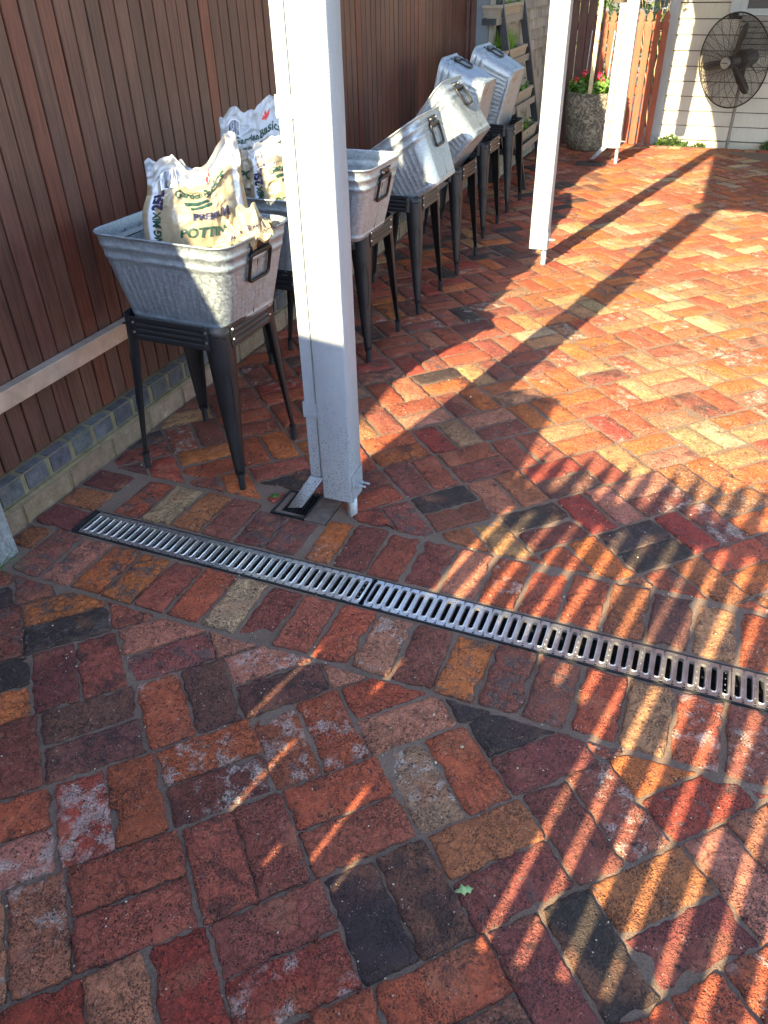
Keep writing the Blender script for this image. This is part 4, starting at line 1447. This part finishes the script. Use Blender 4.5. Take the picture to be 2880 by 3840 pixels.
for z, dep in LV:
    b = B(); xc = lsx(z)
    b.box(xc - dep * .6, xc + dep * .4, 6.64, 7.62, z - .012, z - .004); b.box(xc - dep * .6, xc - dep * .6 + .008, 6.64, 7.62, z - .0038, z + .03)
    b.box(xc - dep * .6, xc + dep * .4, 6.632, 6.6395, z - .012, z + .03)
    sf = lobj(b, 'shelf', M_SHELF)
    b = B(); b.box(xc + dep * .4 + .0005, xc + dep * .4 + .010, 6.632, 7.62, z - .014, z + .034, .001)
    o = b.obj('front_lip', M_SHELFF, sf)
def planter(x, y0, y1, z, h, label, kind, seed):
    t = thing('planter_box', label, 'planter', (x, (y0 + y1) / 2, z), (0, 0, 0), 'planters on the ladder shelf')
    hl = (y1 - y0) / 2
    b = B()
    o1 = [(-.055, -hl + .015), (.055, -hl + .015), (.055, hl - .015), (-.055, hl - .015)]
    o2 = [(-.07, -hl), (.07, -hl), (.07, hl), (-.07, hl)]
    vs = [(p[0], p[1], 0) for p in o1] + [(p[0], p[1], h * .82) for p in o2] + [(p[0] * 1.06, p[1] * 1.03, h * .82) for p in o2] + [(p[0] * 1.06, p[1] * 1.03, h) for p in o2] + [(p[0] * .92, p[1] * .95, h) for p in o2] + [(p[0] * .9, p[1] * .94, h * .75) for p in o2]
    fs = [(0, 3, 2, 1)]
    for L_ in range(5):
        for k in range(4): fs.append((L_ * 4 + k, L_ * 4 + (k + 1) % 4, L_ * 4 + 4 + (k + 1) % 4, L_ * 4 + 4 + k))
    b.add(vs, fs); b.obj('box', M_CREAMPOT if kind != 'dark' else M_SHELF, t, fixn=False)
    b = B(); b.box(-.062, .062, -hl * .93, hl * .93, h * .6, h * .85); b.obj('soil', M_SOIL, t)
    r = random.Random(seed); V = []; F = []; CC = []
    if kind == 'grass':
        for q in range(260):
            bx_, by_ = r.uniform(-.05, .05), r.uniform(-hl * .8, hl * .2)
            an = r.uniform(0, 2 * PI); L_ = r.uniform(.08, .17); ln = r.uniform(.02, .07)
            d = Vector((math.cos(an), math.sin(an), 0)); w = Vector((-d.y, d.x, 0)) * .0022
            p0 = Vector((bx_, by_, h * .8)); k = len(V)
            V += [p0 - w, p0 + w, p0 + d * ln * .4 + Vector((0, 0, L_ * .6)) + w * .8, p0 + d * ln * .4 + Vector((0, 0, L_ * .6)) - w * .8, p0 + d * ln + Vector((0, 0, L_))]
            F += [(k, k + 1, k + 2, k + 3), (k + 3, k + 2, k + 4)]; s_ = r.random(); CC += [(s_, 0, 0)] * 5
        nm, m_ = 'grass_tuft', M_GRASS
    else:
        for q in range(130):
            c = Vector((r.uniform(-.05, .06), r.uniform(-hl * .9, hl * .9), h * .8 + r.uniform(0, .09) * r.random()))
            leaf_quads(V, F, CC, c, rv(r), (rv(r) + Vector((0, 0, .6))), r.uniform(.02, .045), r.random())
        nm, m_ = 'foliage', M_LEAF
    mesh_obj(nm, V, F, m_, t, False, CC)
    return t
planter(lsx(1.19) - .015, 6.72, 7.40, 1.187, .115, 'cream trough on the highest visible shelf of the ladder', 'leaf', 1)
planter(lsx(.90) - .012, 6.70, 7.38, .897, .11, 'terracotta-cream trough with a bright green grass tuft', 'grass', 2)
planter(lsx(.585) - .012, 6.75, 7.42, .582, .12, 'cream trough with trailing leaves on the middle shelf', 'leaf', 3)
planter(lsx(.30) - .015, 6.75, 7.45, .297, .12, 'cream trough with sparse leaves on the lowest shelf', 'leaf', 4)
# round emblem plaque on the top shelf
b = B(); b.box(-1.768, -1.762, 7.36, 7.50, 1.19, 1.36)
pl = b.obj('plaque', M_CREAMPOT); tag(pl, 'small cream plaque with a round emblem at the shelf end', 'plaque')
b = B()
for rr_, n_ in ((.050, 24), (.042, 24), (.020, 12)):
    b.tube([(-1.7612, 7.43 + rr_ * (1 + (.06 * math.cos(8 * 2 * PI * k / n_) if rr_ > .045 else 0)) * math.cos(2 * PI * k / n_), 1.275 + rr_ * math.sin(2 * PI * k / n_)) for k in range(n_)], .0016, 4, closed=True)
b.obj('emblem', M_LOUVRE, pl)

# ------------------------------------------------------------------ big round planter
bp = thing('round_planter', 'big round mottled concrete planter with geraniums, half in sun', 'planter', (-1.30, 8.72, 0))
b = B()
b.lathe([(0, -.004), (.17, -.004), (.20, .02), (.232, .12), (.25, .25), (.258, .38), (.255, .47), (.250, .512), (.244, .518), (.232, .516), (.226, .50), (.222, .46)], 72)
b.obj('bowl', M_POT, bp, True, False)
b = B(); b.lathe([(.224, .47), (.12, .485), (.001, .49)], 40); b.obj('soil', M_SOIL, bp, True, False)
ge = thing('geranium', 'geranium clump with pink and red flower heads in the round planter', 'plant', (-1.30, 8.72, .48))
V = []; F = []; CC = []; r = random.Random(7)
for q in range(330):
    a = r.uniform(0, 2 * PI); rr = .245 * math.sqrt(r.random()); hh = r.uniform(0, .16) * (1 - rr * 1.6)
    c = Vector((rr * math.cos(a), rr * math.sin(a), hh + .02))
    n = (Vector((math.cos(a) * rr * 3, math.sin(a) * rr * 3, .8)) + rv(r) * .6)
    round_leaf(V, F, CC, c, n, r.uniform(.035, .07), r.random(), r)
mesh_obj('foliage', V, F, M_LEAF, ge, False, CC)
for (x, y, z, m_, s_) in ((.045, -.10, .175, M_PETAL, 1), (.085, -.11, .13, M_PETAL, .6), (-.10, -.06, .19, M_PETALR, .9), (-.17, -.10, .13, M_PETALR, .9), (-.03, -.02, .16, M_PETALR, .5)):
    V = []; F = []; CC = []
    for q in range(60):
        d = rv(r); c = Vector((x, y, z)) + d * .03 * s_ * Vector((1, 1, .75)).length / 1.6
        leaf_quads(V, F, CC, c, d, d.orthogonal() + rv(r) * .4, .018, .5, .1, .9)
    fl = mesh_obj('flower_head', V, F, m_, ge, False, CC)
    b = B(); b.tube([(x * .6, y * .6, 0), (x, y, z)], .002, 5); b.obj('stalk', M_LEAF2, fl)
stk = thing('stake', 'pale rough hardwood stake rising out of the geranium planter', 'stake', (-1.305, 8.50, .45))
b = B()
b.box(-.018, .018, -.014, .014, 0, 1.9, .002, mat=Matrix.Rotation(R(0.8), 4, 'Y'))
b.obj('shaft', M_STAKE, stk)
for zz in (.50, .70):
    b = B(); b.tube([(.0195 * math.cos(a) * 1.25 + .006, .017 * math.sin(a) * 1.25, zz + .004 * math.sin(a * 2)) for a in [2 * PI * k / 12 for k in range(12)]], .0017, 5, closed=True)
    b.tube([(.024, -.012, zz), (.045, -.02, zz - .018)], .0016, 5)
    b.obj('tie', M_TIEWIRE, stk)
# young trunk tied to the stake with leaves above the frame
tr = thing('young_tree', 'slim standard tree tied to the stake, crown above the frame', 'tree', (-1.28, 8.56, .45))
b = B(); b.tube([(0, 0, 0), (.01, .02, .7), (.0, .01, 1.45)], [.010, .009, .007], 8); b.obj('trunk', M_BARK, tr, True)
V = []; F = []; CC = []; r = random.Random(31)
for q in range(900):
    d = rv(r) * (r.random() ** .4) * .36
    leaf_quads(V, F, CC, Vector((d.x, d.y, 1.72 + d.z * .9)), rv(r), rv(r), r.uniform(.03, .055), r.random())
mesh_obj('crown', V, F, M_LEAF, tr, False, CC)

# ------------------------------------------------------------------ picket fence & gate at the back
def back_pickets(name, label, cat, xs, y, loc, z0, z1, mat, railz, w=.060):
    t = thing(name, label, cat, loc)
    first = None
    for x in xs:
        if first is None:
            b = B(); b.prism(picket_poly(w, z0, z1), -.009, .009); first = b.obj('picket', mat, t); c = first
        else:
            c = first.copy(); C.objects.link(c); c.parent = t
        c.location = (x - loc[0], 0, random.uniform(-.004, .004)); c.rotation_euler = (0, random.gauss(0, .004), 0)
    for (a, b_) in railz:
        b = B(); b.box(xs[0] - loc[0] - .03, xs[-1] - loc[0] + .03, .0095, .040, a, b_); b.obj('rail', mat, t)
    return t
back_pickets('picket_fence', 'red-stained picket fence panel behind the round planter', 'fence', [-1.78 + .0763 * i for i in range(10)], 9.12, (-1.4, 9.12, 0), -.04, 1.165, M_REDWOOD, ((1.0, 1.07), (.44, .50)))
g = back_pickets('picket_gate', 'red-stained picket gate with gaps between farthest post and house corner', 'gate', [-.985 + .0763 * i for i in range(4)], 9.08, (-.87, 9.08, 0), .0, 1.17, M_REDWOOD, ((1.0, 1.07), (.455, .515)))
b = B(); b.box(-.035, .03, .042, .05, 1.02, 1.04); b.tube([(.03, .03, .99), (.10, .03, .99)], .005, 6); b.obj('latch', M_BLACKMETAL, g)
# boards coloured dark to stand in for shade, and rods behind the planter
t = thing('shade_board_screen', 'tall board screen left of the back picket fence, dark colour standing in for shade', 'screen', (-1.62, 9.06, 0))
b = B()
for k in range(4): b.box(-.13 + k * .085, -.13 + k * .085 + .080, .0, .02, 0, 2.2, .002)
b.obj('boards', M_DARKRED, t)
for i, x in enumerate((-1.47, -1.39, -1.25)):
    b = B(); b.tube([(0, 0, 0), (.02, 0, .55), (.035, .0, .95)], .006, 7)
    o = b.obj('metal_rod', M_GALV_P); o.location = (x, 9.05, .05)
    tag(o, ('leftmost thin pale rod behind the planter, by the dark boards', 'middle thin pale rod behind the planter, left of the stake', 'thin pale rod right of the stake, behind the planter')[i], 'rod', 'thin rods behind the planter')
# greenery and neighbour's wall beyond the gate
def hedge(name, label, c, rad, n, seed, m_, size=(.04, .08), cat='shrub', trunk=True):
    t = thing(name, label, cat, (c[0], c[1], 0))
    r = random.Random(seed); V = []; F = []; CC = []
    for q in range(n):
        d = rv(r); rr = r.random() ** .35
        p = Vector((d.x * rad[0] * rr, d.y * rad[1] * rr, c[2] + d.z * rad[2] * rr))
        if noise.noise(p * 3 + Vector((seed, 0, 0))) < -.22: continue
        leaf_quads(V, F, CC, p, rv(r), rv(r) + Vector((0, 0, .3)), r.uniform(*size), r.random())
    mesh_obj('crown', V, F, m_, t, False, CC)
    if trunk:
        b = B(); b.tube([(0, 0, -.12), (.03, 0, c[2] * .6), (0, .02, c[2])], [.05, .04, .02], 8); b.obj('trunk', M_BARK, t, True)
    return t
hedge('leafy_shrub', 'sunlit olive-green leafy shrub beyond the picket gate', (-1.0, 11.0, 1.1), (1.0, .5, .9), 7000, 3, M_HEDGE)
hedge('leafy_shrub', 'darker shrub beyond the back fence, left of the gate shrub', (-2.2, 11.6, 1.2), (.9, .5, 1.1), 3800, 5, M_LEAF)
t = thing('garden_shed', 'blue-grey weatherboard shed glimpsed through the gate slats', 'shed', (-.2, 11.6, 0))
b = B()
for k in range(12): b.prism([(0, -.1 + k * .11), (-.018, -.1 + k * .11), (-.004, -.1 + k * .11 + .112), (0, -.1 + k * .11 + .112)], -.9, 2.5, 'Y')
for v in b.v: v.x, v.y = v.y, v.x
b.obj('boards', M_SIDING, t)
b = B(); b.box(-.93, -.84, -.04, 0, -.1, 1.4); b.obj('corner_trim', M_PAINT2, t)
b = B(); b.box(-.9, 2.5, .002, 1.5, -.1, 1.22); b.obj('wall', M_SIDING, t)
b = B(); b.prism([(-1.0, 1.21), (2.6, 1.21), (2.6, 1.26), (-1.0, 1.26)], -.15, 1.6); b.obj('roof', M_SHEET, t)
# bare twigs
tw_ = thing('bare_shrub', 'bare pale twiggy stems above the picket gate', 'shrub', (-.80, 10.0, 0))
b = B(); r = random.Random(12)
for q in range(16):
    a = r.uniform(-.5, .5); p = Vector((r.uniform(-.1, .1), 0, -.1)); pts = [p]
    for s_ in range(7): p = p + Vector((a * .12 + r.uniform(-.04, .04), r.uniform(-.05, .05), .23)); pts.append(p)
    b.tube(pts, [.009 - .001 * i for i in range(len(pts))], 5)
b.obj('stems', simple('pale_twig', (.35, .24, .15), .8), tw_, True)

# ------------------------------------------------------------------ house wall
hw_ = thing('house_wall', 'cream weatherboard house wall, left part sunlit, shaded under the verandah', 'house', (1.5, 9.25, 0))
HX0, HX1 = -.66, 4.0
def hobj(b, name, m, par=hw_, **k):
    o = b.obj(name, m, par, **k)
    if par is hw_: o.location = (-1.5, -9.25, 0)
    return o
b = B(); zz = .028; k = 0
while zz < 2.6:
    prof = [(9.25, zz + .009), (9.228, zz + .009), (9.228, zz + .014), (9.245, zz + .1315), (9.25, zz + .1315)]
    segs = [(HX0, HX1)] if zz + .13 < 1.13 else [(HX0, -.2085), (1.215, HX1)]
    for a, c in segs: b.prism(prof, a, c, 'X')
    zz += .1315
hobj(b, 'weatherboards', M_CREAM)
b = B(); b.box(HX0, HX1, 9.251, 9.40, -.1, 2.8); hobj(b, 'shade_gap_backing', M_RUBBER)  # black backing in the board gaps stands in for their shadow lines
b = B(); b.box(HX0 - .092, HX0 - .001, 9.215, 9.34, .0, 2.7, .003); hobj(b, 'corner_board', M_PAINT2)
b = B(); b.box(HX0, HX1, 9.226, 9.25, -.05, .0265, .002); hobj(b, 'base_board', M_CREAM)
b = B(); b.box(HX0 - .12, HX0 + .03, 9.17, 9.213, -.05, .055, .006); hobj(b, 'footing', M_PAINT2)
# window
b = B(); b.box(-.208, -.123, 9.205, 9.249, 1.13, 2.3, .003); b.box(1.13, 1.214, 9.205, 9.249, 1.13, 2.3, .003); b.box(-.122, 1.129, 9.21, 9.249, 1.112, 1.133, .002)
win = hobj(b, 'window', M_PAINT2)
b = B(); b.box(-.122, -.06, 9.215, 9.245, 1.1335, 2.2, .003); b.box(-.0595, 1.128, 9.215, 9.245, 1.1335, 1.165, .003); b.obj('sash', M_PAINT2, win)
b = B(); b.box(-.0595, 1.128, 9.235, 9.238, 1.1655, 2.2); b.obj('pane', M_GLASS, win)
b = B()
for k in range(40):
    x = -.05 + k * .029; b.box(x, x + .012, 9.2395, 9.243, 1.18, 2.2)
b.obj('curtain', M_CURTAIN, win)
# louvred vent below the window
b = B()
for k in range(7):
    z_ = .80 + k * .046
    b.prism([(9.2405, z_), (9.205, z_ - .006), (9.207, z_ + .030), (9.2405, z_ + .044)], -.085, 1.10, 'X')
lv_ = hobj(b, 'louvre_panel', M_LOUVRE)
# sill weeds
def weed(x, y, w, h, n, seed, label):
    t = thing('weed', label, 'plant', (x, y, 0), (0, 0, 0), 'weeds at the foot of the house wall')
    r = random.Random(seed); V = []; F = []; CC = []
    for q in range(n):
        bx_ = r.uniform(-w / 2, w / 2); hh = h * (1 - (abs(bx_) / (w / 2)) ** 2 * .6) * r.uniform(.1, 1)
        leaf_quads(V, F, CC, Vector((bx_, r.uniform(-.03, .03), -.03 + hh)), rv(r), rv(r) + Vector((bx_ * 3, -.2, .8)), r.uniform(.03, .06), r.random())
    mesh_obj('foliage', V, F, M_LEAF2, t, False, CC)
    b = B()
    for q in range(7):
        bx_ = r.uniform(-w / 3, w / 3); b.tube([(bx_ * .5, 0, -.05), (bx_, 0, h * .8)], .003, 4)
    b.obj('stem', M_LEAF2, t)
weed(-.535, 9.13, .22, .095, 120, 4, 'larger dark leafy weed clump by the house corner board')
weed(-.40, 9.13, .10, .035, 26, 6, 'low pale weed patch right of the larger clump')
weed(-.245, 9.13, .07, .045, 26, 8, 'small bright weed between the clump and the fan pole')
weed(.42, 9.13, .14, .09, 80, 9, 'leafy weed at the right frame edge by the house base')

# ------------------------------------------------------------------ fan
fan = thing('pedestal_fan', 'large black wire-caged pedestal fan with silver hub badge by the wall', 'fan', (.02, 9.06, 0), (0, 0, 0))
FR = .388
# fan axis faces left-front
FM = Matrix.Translation((-.105, -.16, .765)) @ Matrix.Rotation(R(-38), 4, 'Z') @ Matrix.Rotation(R(4), 4, 'X')
def cage(front):
    b = B(); sgn = -1 if front else 1; dep = .085 if front else .10
    off = -.006 if front else .006
    def pt(r, a):
        f = r / FR
        d = dep * (1 - f ** 3.2) if f < 1 else 0
        return FM @ Vector((r * math.cos(a), off + sgn * d, r * math.sin(a)))
    rings = 30
    for i in range(rings):
        r_ = .05 + (FR - .05) * i / (rings - 1)
        b.tube([pt(r_, 2 * PI * k / 56) for k in range(56)], .0013, 4, closed=True)
    nsp = 20
    for k in range(nsp):
        a0 = 2 * PI * k / nsp
        b.tube([pt(.045 + (FR - .045) * t / 10, a0 + .22 * (t / 10) * (1 if front else -1)) for t in range(11)], .0022, 4)
    return b.obj('front_grille' if front else 'rear_grille', M_WIRE, fan, True, False)
cage(True); cage(False)
b = B(); b.tube([FM @ Vector((FR * math.cos(a), 0, FR * math.sin(a))) for a in [2 * PI * k / 64 for k in range(64)]], .0065, 8, closed=True); b.obj('rim', M_BLACKMETAL, fan, True)
for k in range(3):
    b = B(); a0 = R(72 + 120 * k)
    vs = []; n = 16
    for i in range(n + 1):
        f = i / n; r_ = .04 + .29 * f; w = .020 + .020 * math.sin(min(1, f * 1.25) * PI * .62); w *= (1 if f < .82 else math.sqrt(max(.02, 1 - ((f - .82) / .18) ** 2)))
        for s_ in (-1, 1):
            tilt = .42 - .2 * f
            u = s_ * w; loc = Vector((r_, u * math.sin(tilt), u * math.cos(tilt)))
            vs.append(FM @ (Matrix.Rotation(-a0, 4, 'Y') @ loc + Vector((0, -.01, 0))))
    b.add(vs, [(2 * i, 2 * i + 1, 2 * i + 3, 2 * i + 2) for i in range(n)])
    o = b.obj('blade', M_FANBLADE, fan, True, False)
    md = o.modifiers.new('t', 'SOLIDIFY'); md.thickness = .003
def disc(r, y0, y1, n=28):
    vs = [FM @ Vector((r * math.cos(2 * PI * k / n), yy, r * math.sin(2 * PI * k / n))) for yy in (y0, y1) for k in range(n)]
    return vs, [(k, (k + 1) % n, n + (k + 1) % n, n + k) for k in range(n)] + [tuple(range(n))[::-1], tuple(n + k for k in range(n))]
b = B(); b.add(*disc(.046, -.112, -.088)); hub = b.obj('hub_badge', M_SILVER, fan, auto=40)
b = B(); b.box(-.034, .034, -.1135, -.1125, -.003, .003, mat=FM); b.obj('badge_bar', M_INK_N, hub)
b = B(); b.add(*disc(.05, -.05, .05)); b.obj('hub', M_FANBLADE, fan, auto=40)
b = B(); b.add(*disc(.078, .11, .22)); b.add(*disc(.06, .2205, .28)); b.obj('motor', M_FANBLADE, fan, auto=40)
b = B(); b.tube([(0, 0, -.1), (0, 0, .62)], .016, 14); b.obj('pole', simple('grey_pole', (.17, .16, .14), .45, .5), fan, auto=40)
b = B(); b.tube([(0, 0, .60), (0, -.0, .70), (-.02, -.02, .76)], [.02, .022, .024], 10); b.box(-.04, .03, -.06, .02, .70, .77, .006); b.obj('yoke', M_BLACKMETAL, fan, auto=40)

b = B(); b.tube([(.05, -.04, .74), (.12, -.02, .66), (.2, .0, .69), (.32, .02, .68)], .004, 6); b.obj('cord', M_RUBBER, fan, True)

# ------------------------------------------------------------------ unseen vine added on the verandah beam to cast leaf shadow on the wall
vn = thing('added_vine', 'unseen leafy vine added above the frame to cast leaf shadow on the wall', 'vine', (-1.05, 7.4, 2.3))
V = []; F = []; CC = []; r = random.Random(40)
for q in range(420):
    z_ = r.random(); w_ = .10 * (1 - .6 * z_)
    leaf_quads(V, F, CC, Vector((r.uniform(-w_, w_) - .02 - .10 * z_, r.uniform(-.1, .1), -z_ * .62)), rv(r), rv(r), r.uniform(.03, .055), r.random())
mesh_obj('foliage', V, F, M_LEAF, vn, False, CC)
b = B()
for q in range(5): x = r.uniform(-.07, .05); b.tube([(x, 0, .2), (x * .8 - .03, .02, -.2), (x * .5 - .08, 0, -.5)], .003, 5)
b.obj('stem', M_BARK, vn, True)

bl = thing('added_blind', 'unseen rolled blind added under the verandah beam to cast the wall shadow strip', 'blind', (-.935, 7.0, 2.42))  # unseen hanging shape placed to cast the upright shadow strip
b = B(); b.tube([(0, 0, 0), (.002, 0, -.6), (0, .0, -1.12)], [.052, .06, .055], 14); b.obj('bundle', M_CREAMPOT, bl, True)
for zz in (-.2, -.6, -1.0):
    b = B(); b.tube([(.063 * math.cos(a), .063 * math.sin(a), zz) for a in [2 * PI * k / 16 for k in range(16)]], .004, 5, closed=True); b.obj('strap', M_RUBBER, bl)
# ------------------------------------------------------------------ small litter
def flat_leaf(x, y, L, ang, label, col):
    b = B(); pts = []
    n = 14
    for i in range(n):
        f = i / (n - 1); w = L * .22 * math.sin(PI * f) * (1 + .45 * math.sin(f * 19))
        pts.append((f * L, w))
    low = [(f, -w * .9) for f, w in pts]
    vs = [(p[0], p[1], .0045 + .003 * math.sin(p[0] / L * 5)) for p in pts] + [(p[0], p[1], .0045 + .002 * math.sin(p[0] / L * 5 + 1)) for p in low]
    b.add(vs, [(i, i + 1, n + i + 1, n + i) for i in range(n - 1)])
    o = b.obj('fallen_leaf', col, None, True, False); o.location = (x, y, .0); o.rotation_euler = (0, 0, ang)
    md = o.modifiers.new('t', 'SOLIDIFY'); md.thickness = .0005
    return tag(o, label, 'leaf')
M_DRYLEAF = simple('pale_green_leaf', (.25, .36, .14), .6, 0, .2, 60)
flat_leaf(-.207, .815, .042, R(35), 'small pale green torn leaf lying on a reddish brick', M_DRYLEAF)
flat_leaf(-1.27, 1.955, .05, R(40), 'narrow green blade lying beside the downpipe pit', M_GRASS)
rr_ = random.Random(55)
for i, (x, y, s_, lab) in enumerate(((-.395, 1.235, .0035, 'pale pebble in the joint just in front of the drain'), (-.30, 1.165, .004, 'pale pebble on a plum brick among the faint streaks'),
        (-.345, 1.10, .0035, 'pale pebble left of the bright stripes'), (-.16, 1.155, .003, 'tiny pale pebble between two lit stripes'), (-1.02, .62, .003, 'tiny pebble on the shaded lower left bricks'))):
    b = B(); b.lathe([(0, 0), (s_, .001), (s_ * .95, s_ * .5), (s_ * .5, s_ * .8), (0, s_ * .85)], 9)
    for v in b.v: v += Vector((rr_.uniform(-1, 1), rr_.uniform(-1, 1), rr_.uniform(-.5, .5))) * s_ * .4
    o = b.obj('pebble', M_STAKE, None, True); o.location = (x, y, .002)
    tag(o, lab, 'pebble', 'small pale pebbles on the paving')
gt = thing('dry_grass', 'wispy dry grass tuft at the foot of the grey steel post', 'grass', (-1.885, 1.30, 0))
for q in range(9):
    a = rr_.uniform(-.9, 1.2); L_ = rr_.uniform(.05, .13)
    b = B(); b.tube([(0, 0, 0), (math.cos(a) * L_ * .35, math.sin(a) * L_ * .35, L_ * .45), (math.cos(a) * L_, math.sin(a) * L_, L_ * .25)], [.0012, .001, .0004], 4)
    b.obj('stalk', M_GRASS, gt)
# loose grit along the joints
V = []; F = []; r = random.Random(77)
for q in range(1700):
    x = r.uniform(-1.9, .5); y = r.uniform(.3, 3.2)
    if 1.54 < y < 1.69 or (PIT[0] < x < PIT[1] and PIT[2] < y < PIT[3]): continue
    s_ = r.choice((.0009, .0012, .0016, .0026)) * (1 if r.random() < .97 else 2.2)
    k = len(V); c = Vector((x, y, .0022 + s_ * .3))
    pts = [Vector((math.cos(a) * s_ * r.uniform(.7, 1.2), math.sin(a) * s_ * r.uniform(.7, 1.2), 0)) for a in (0, 1.5, 3.1, 4.7)]
    V += [c + p for p in pts] + [c + Vector((0, 0, s_ * .8)), c - Vector((0, 0, s_ * .8))]
    F += [(k + i, k + (i + 1) % 4, k + 4) for i in range(4)] + [(k + (i + 1) % 4, k + i, k + 5) for i in range(4)]
o = mesh_obj('grit', V, F, simple('pale_grit', (.42, .36, .29), .9, 0, .5, 3), None)
tag(o, 'scattered pale grit and tiny stones on the bricks', 'grit', kind='stuff')
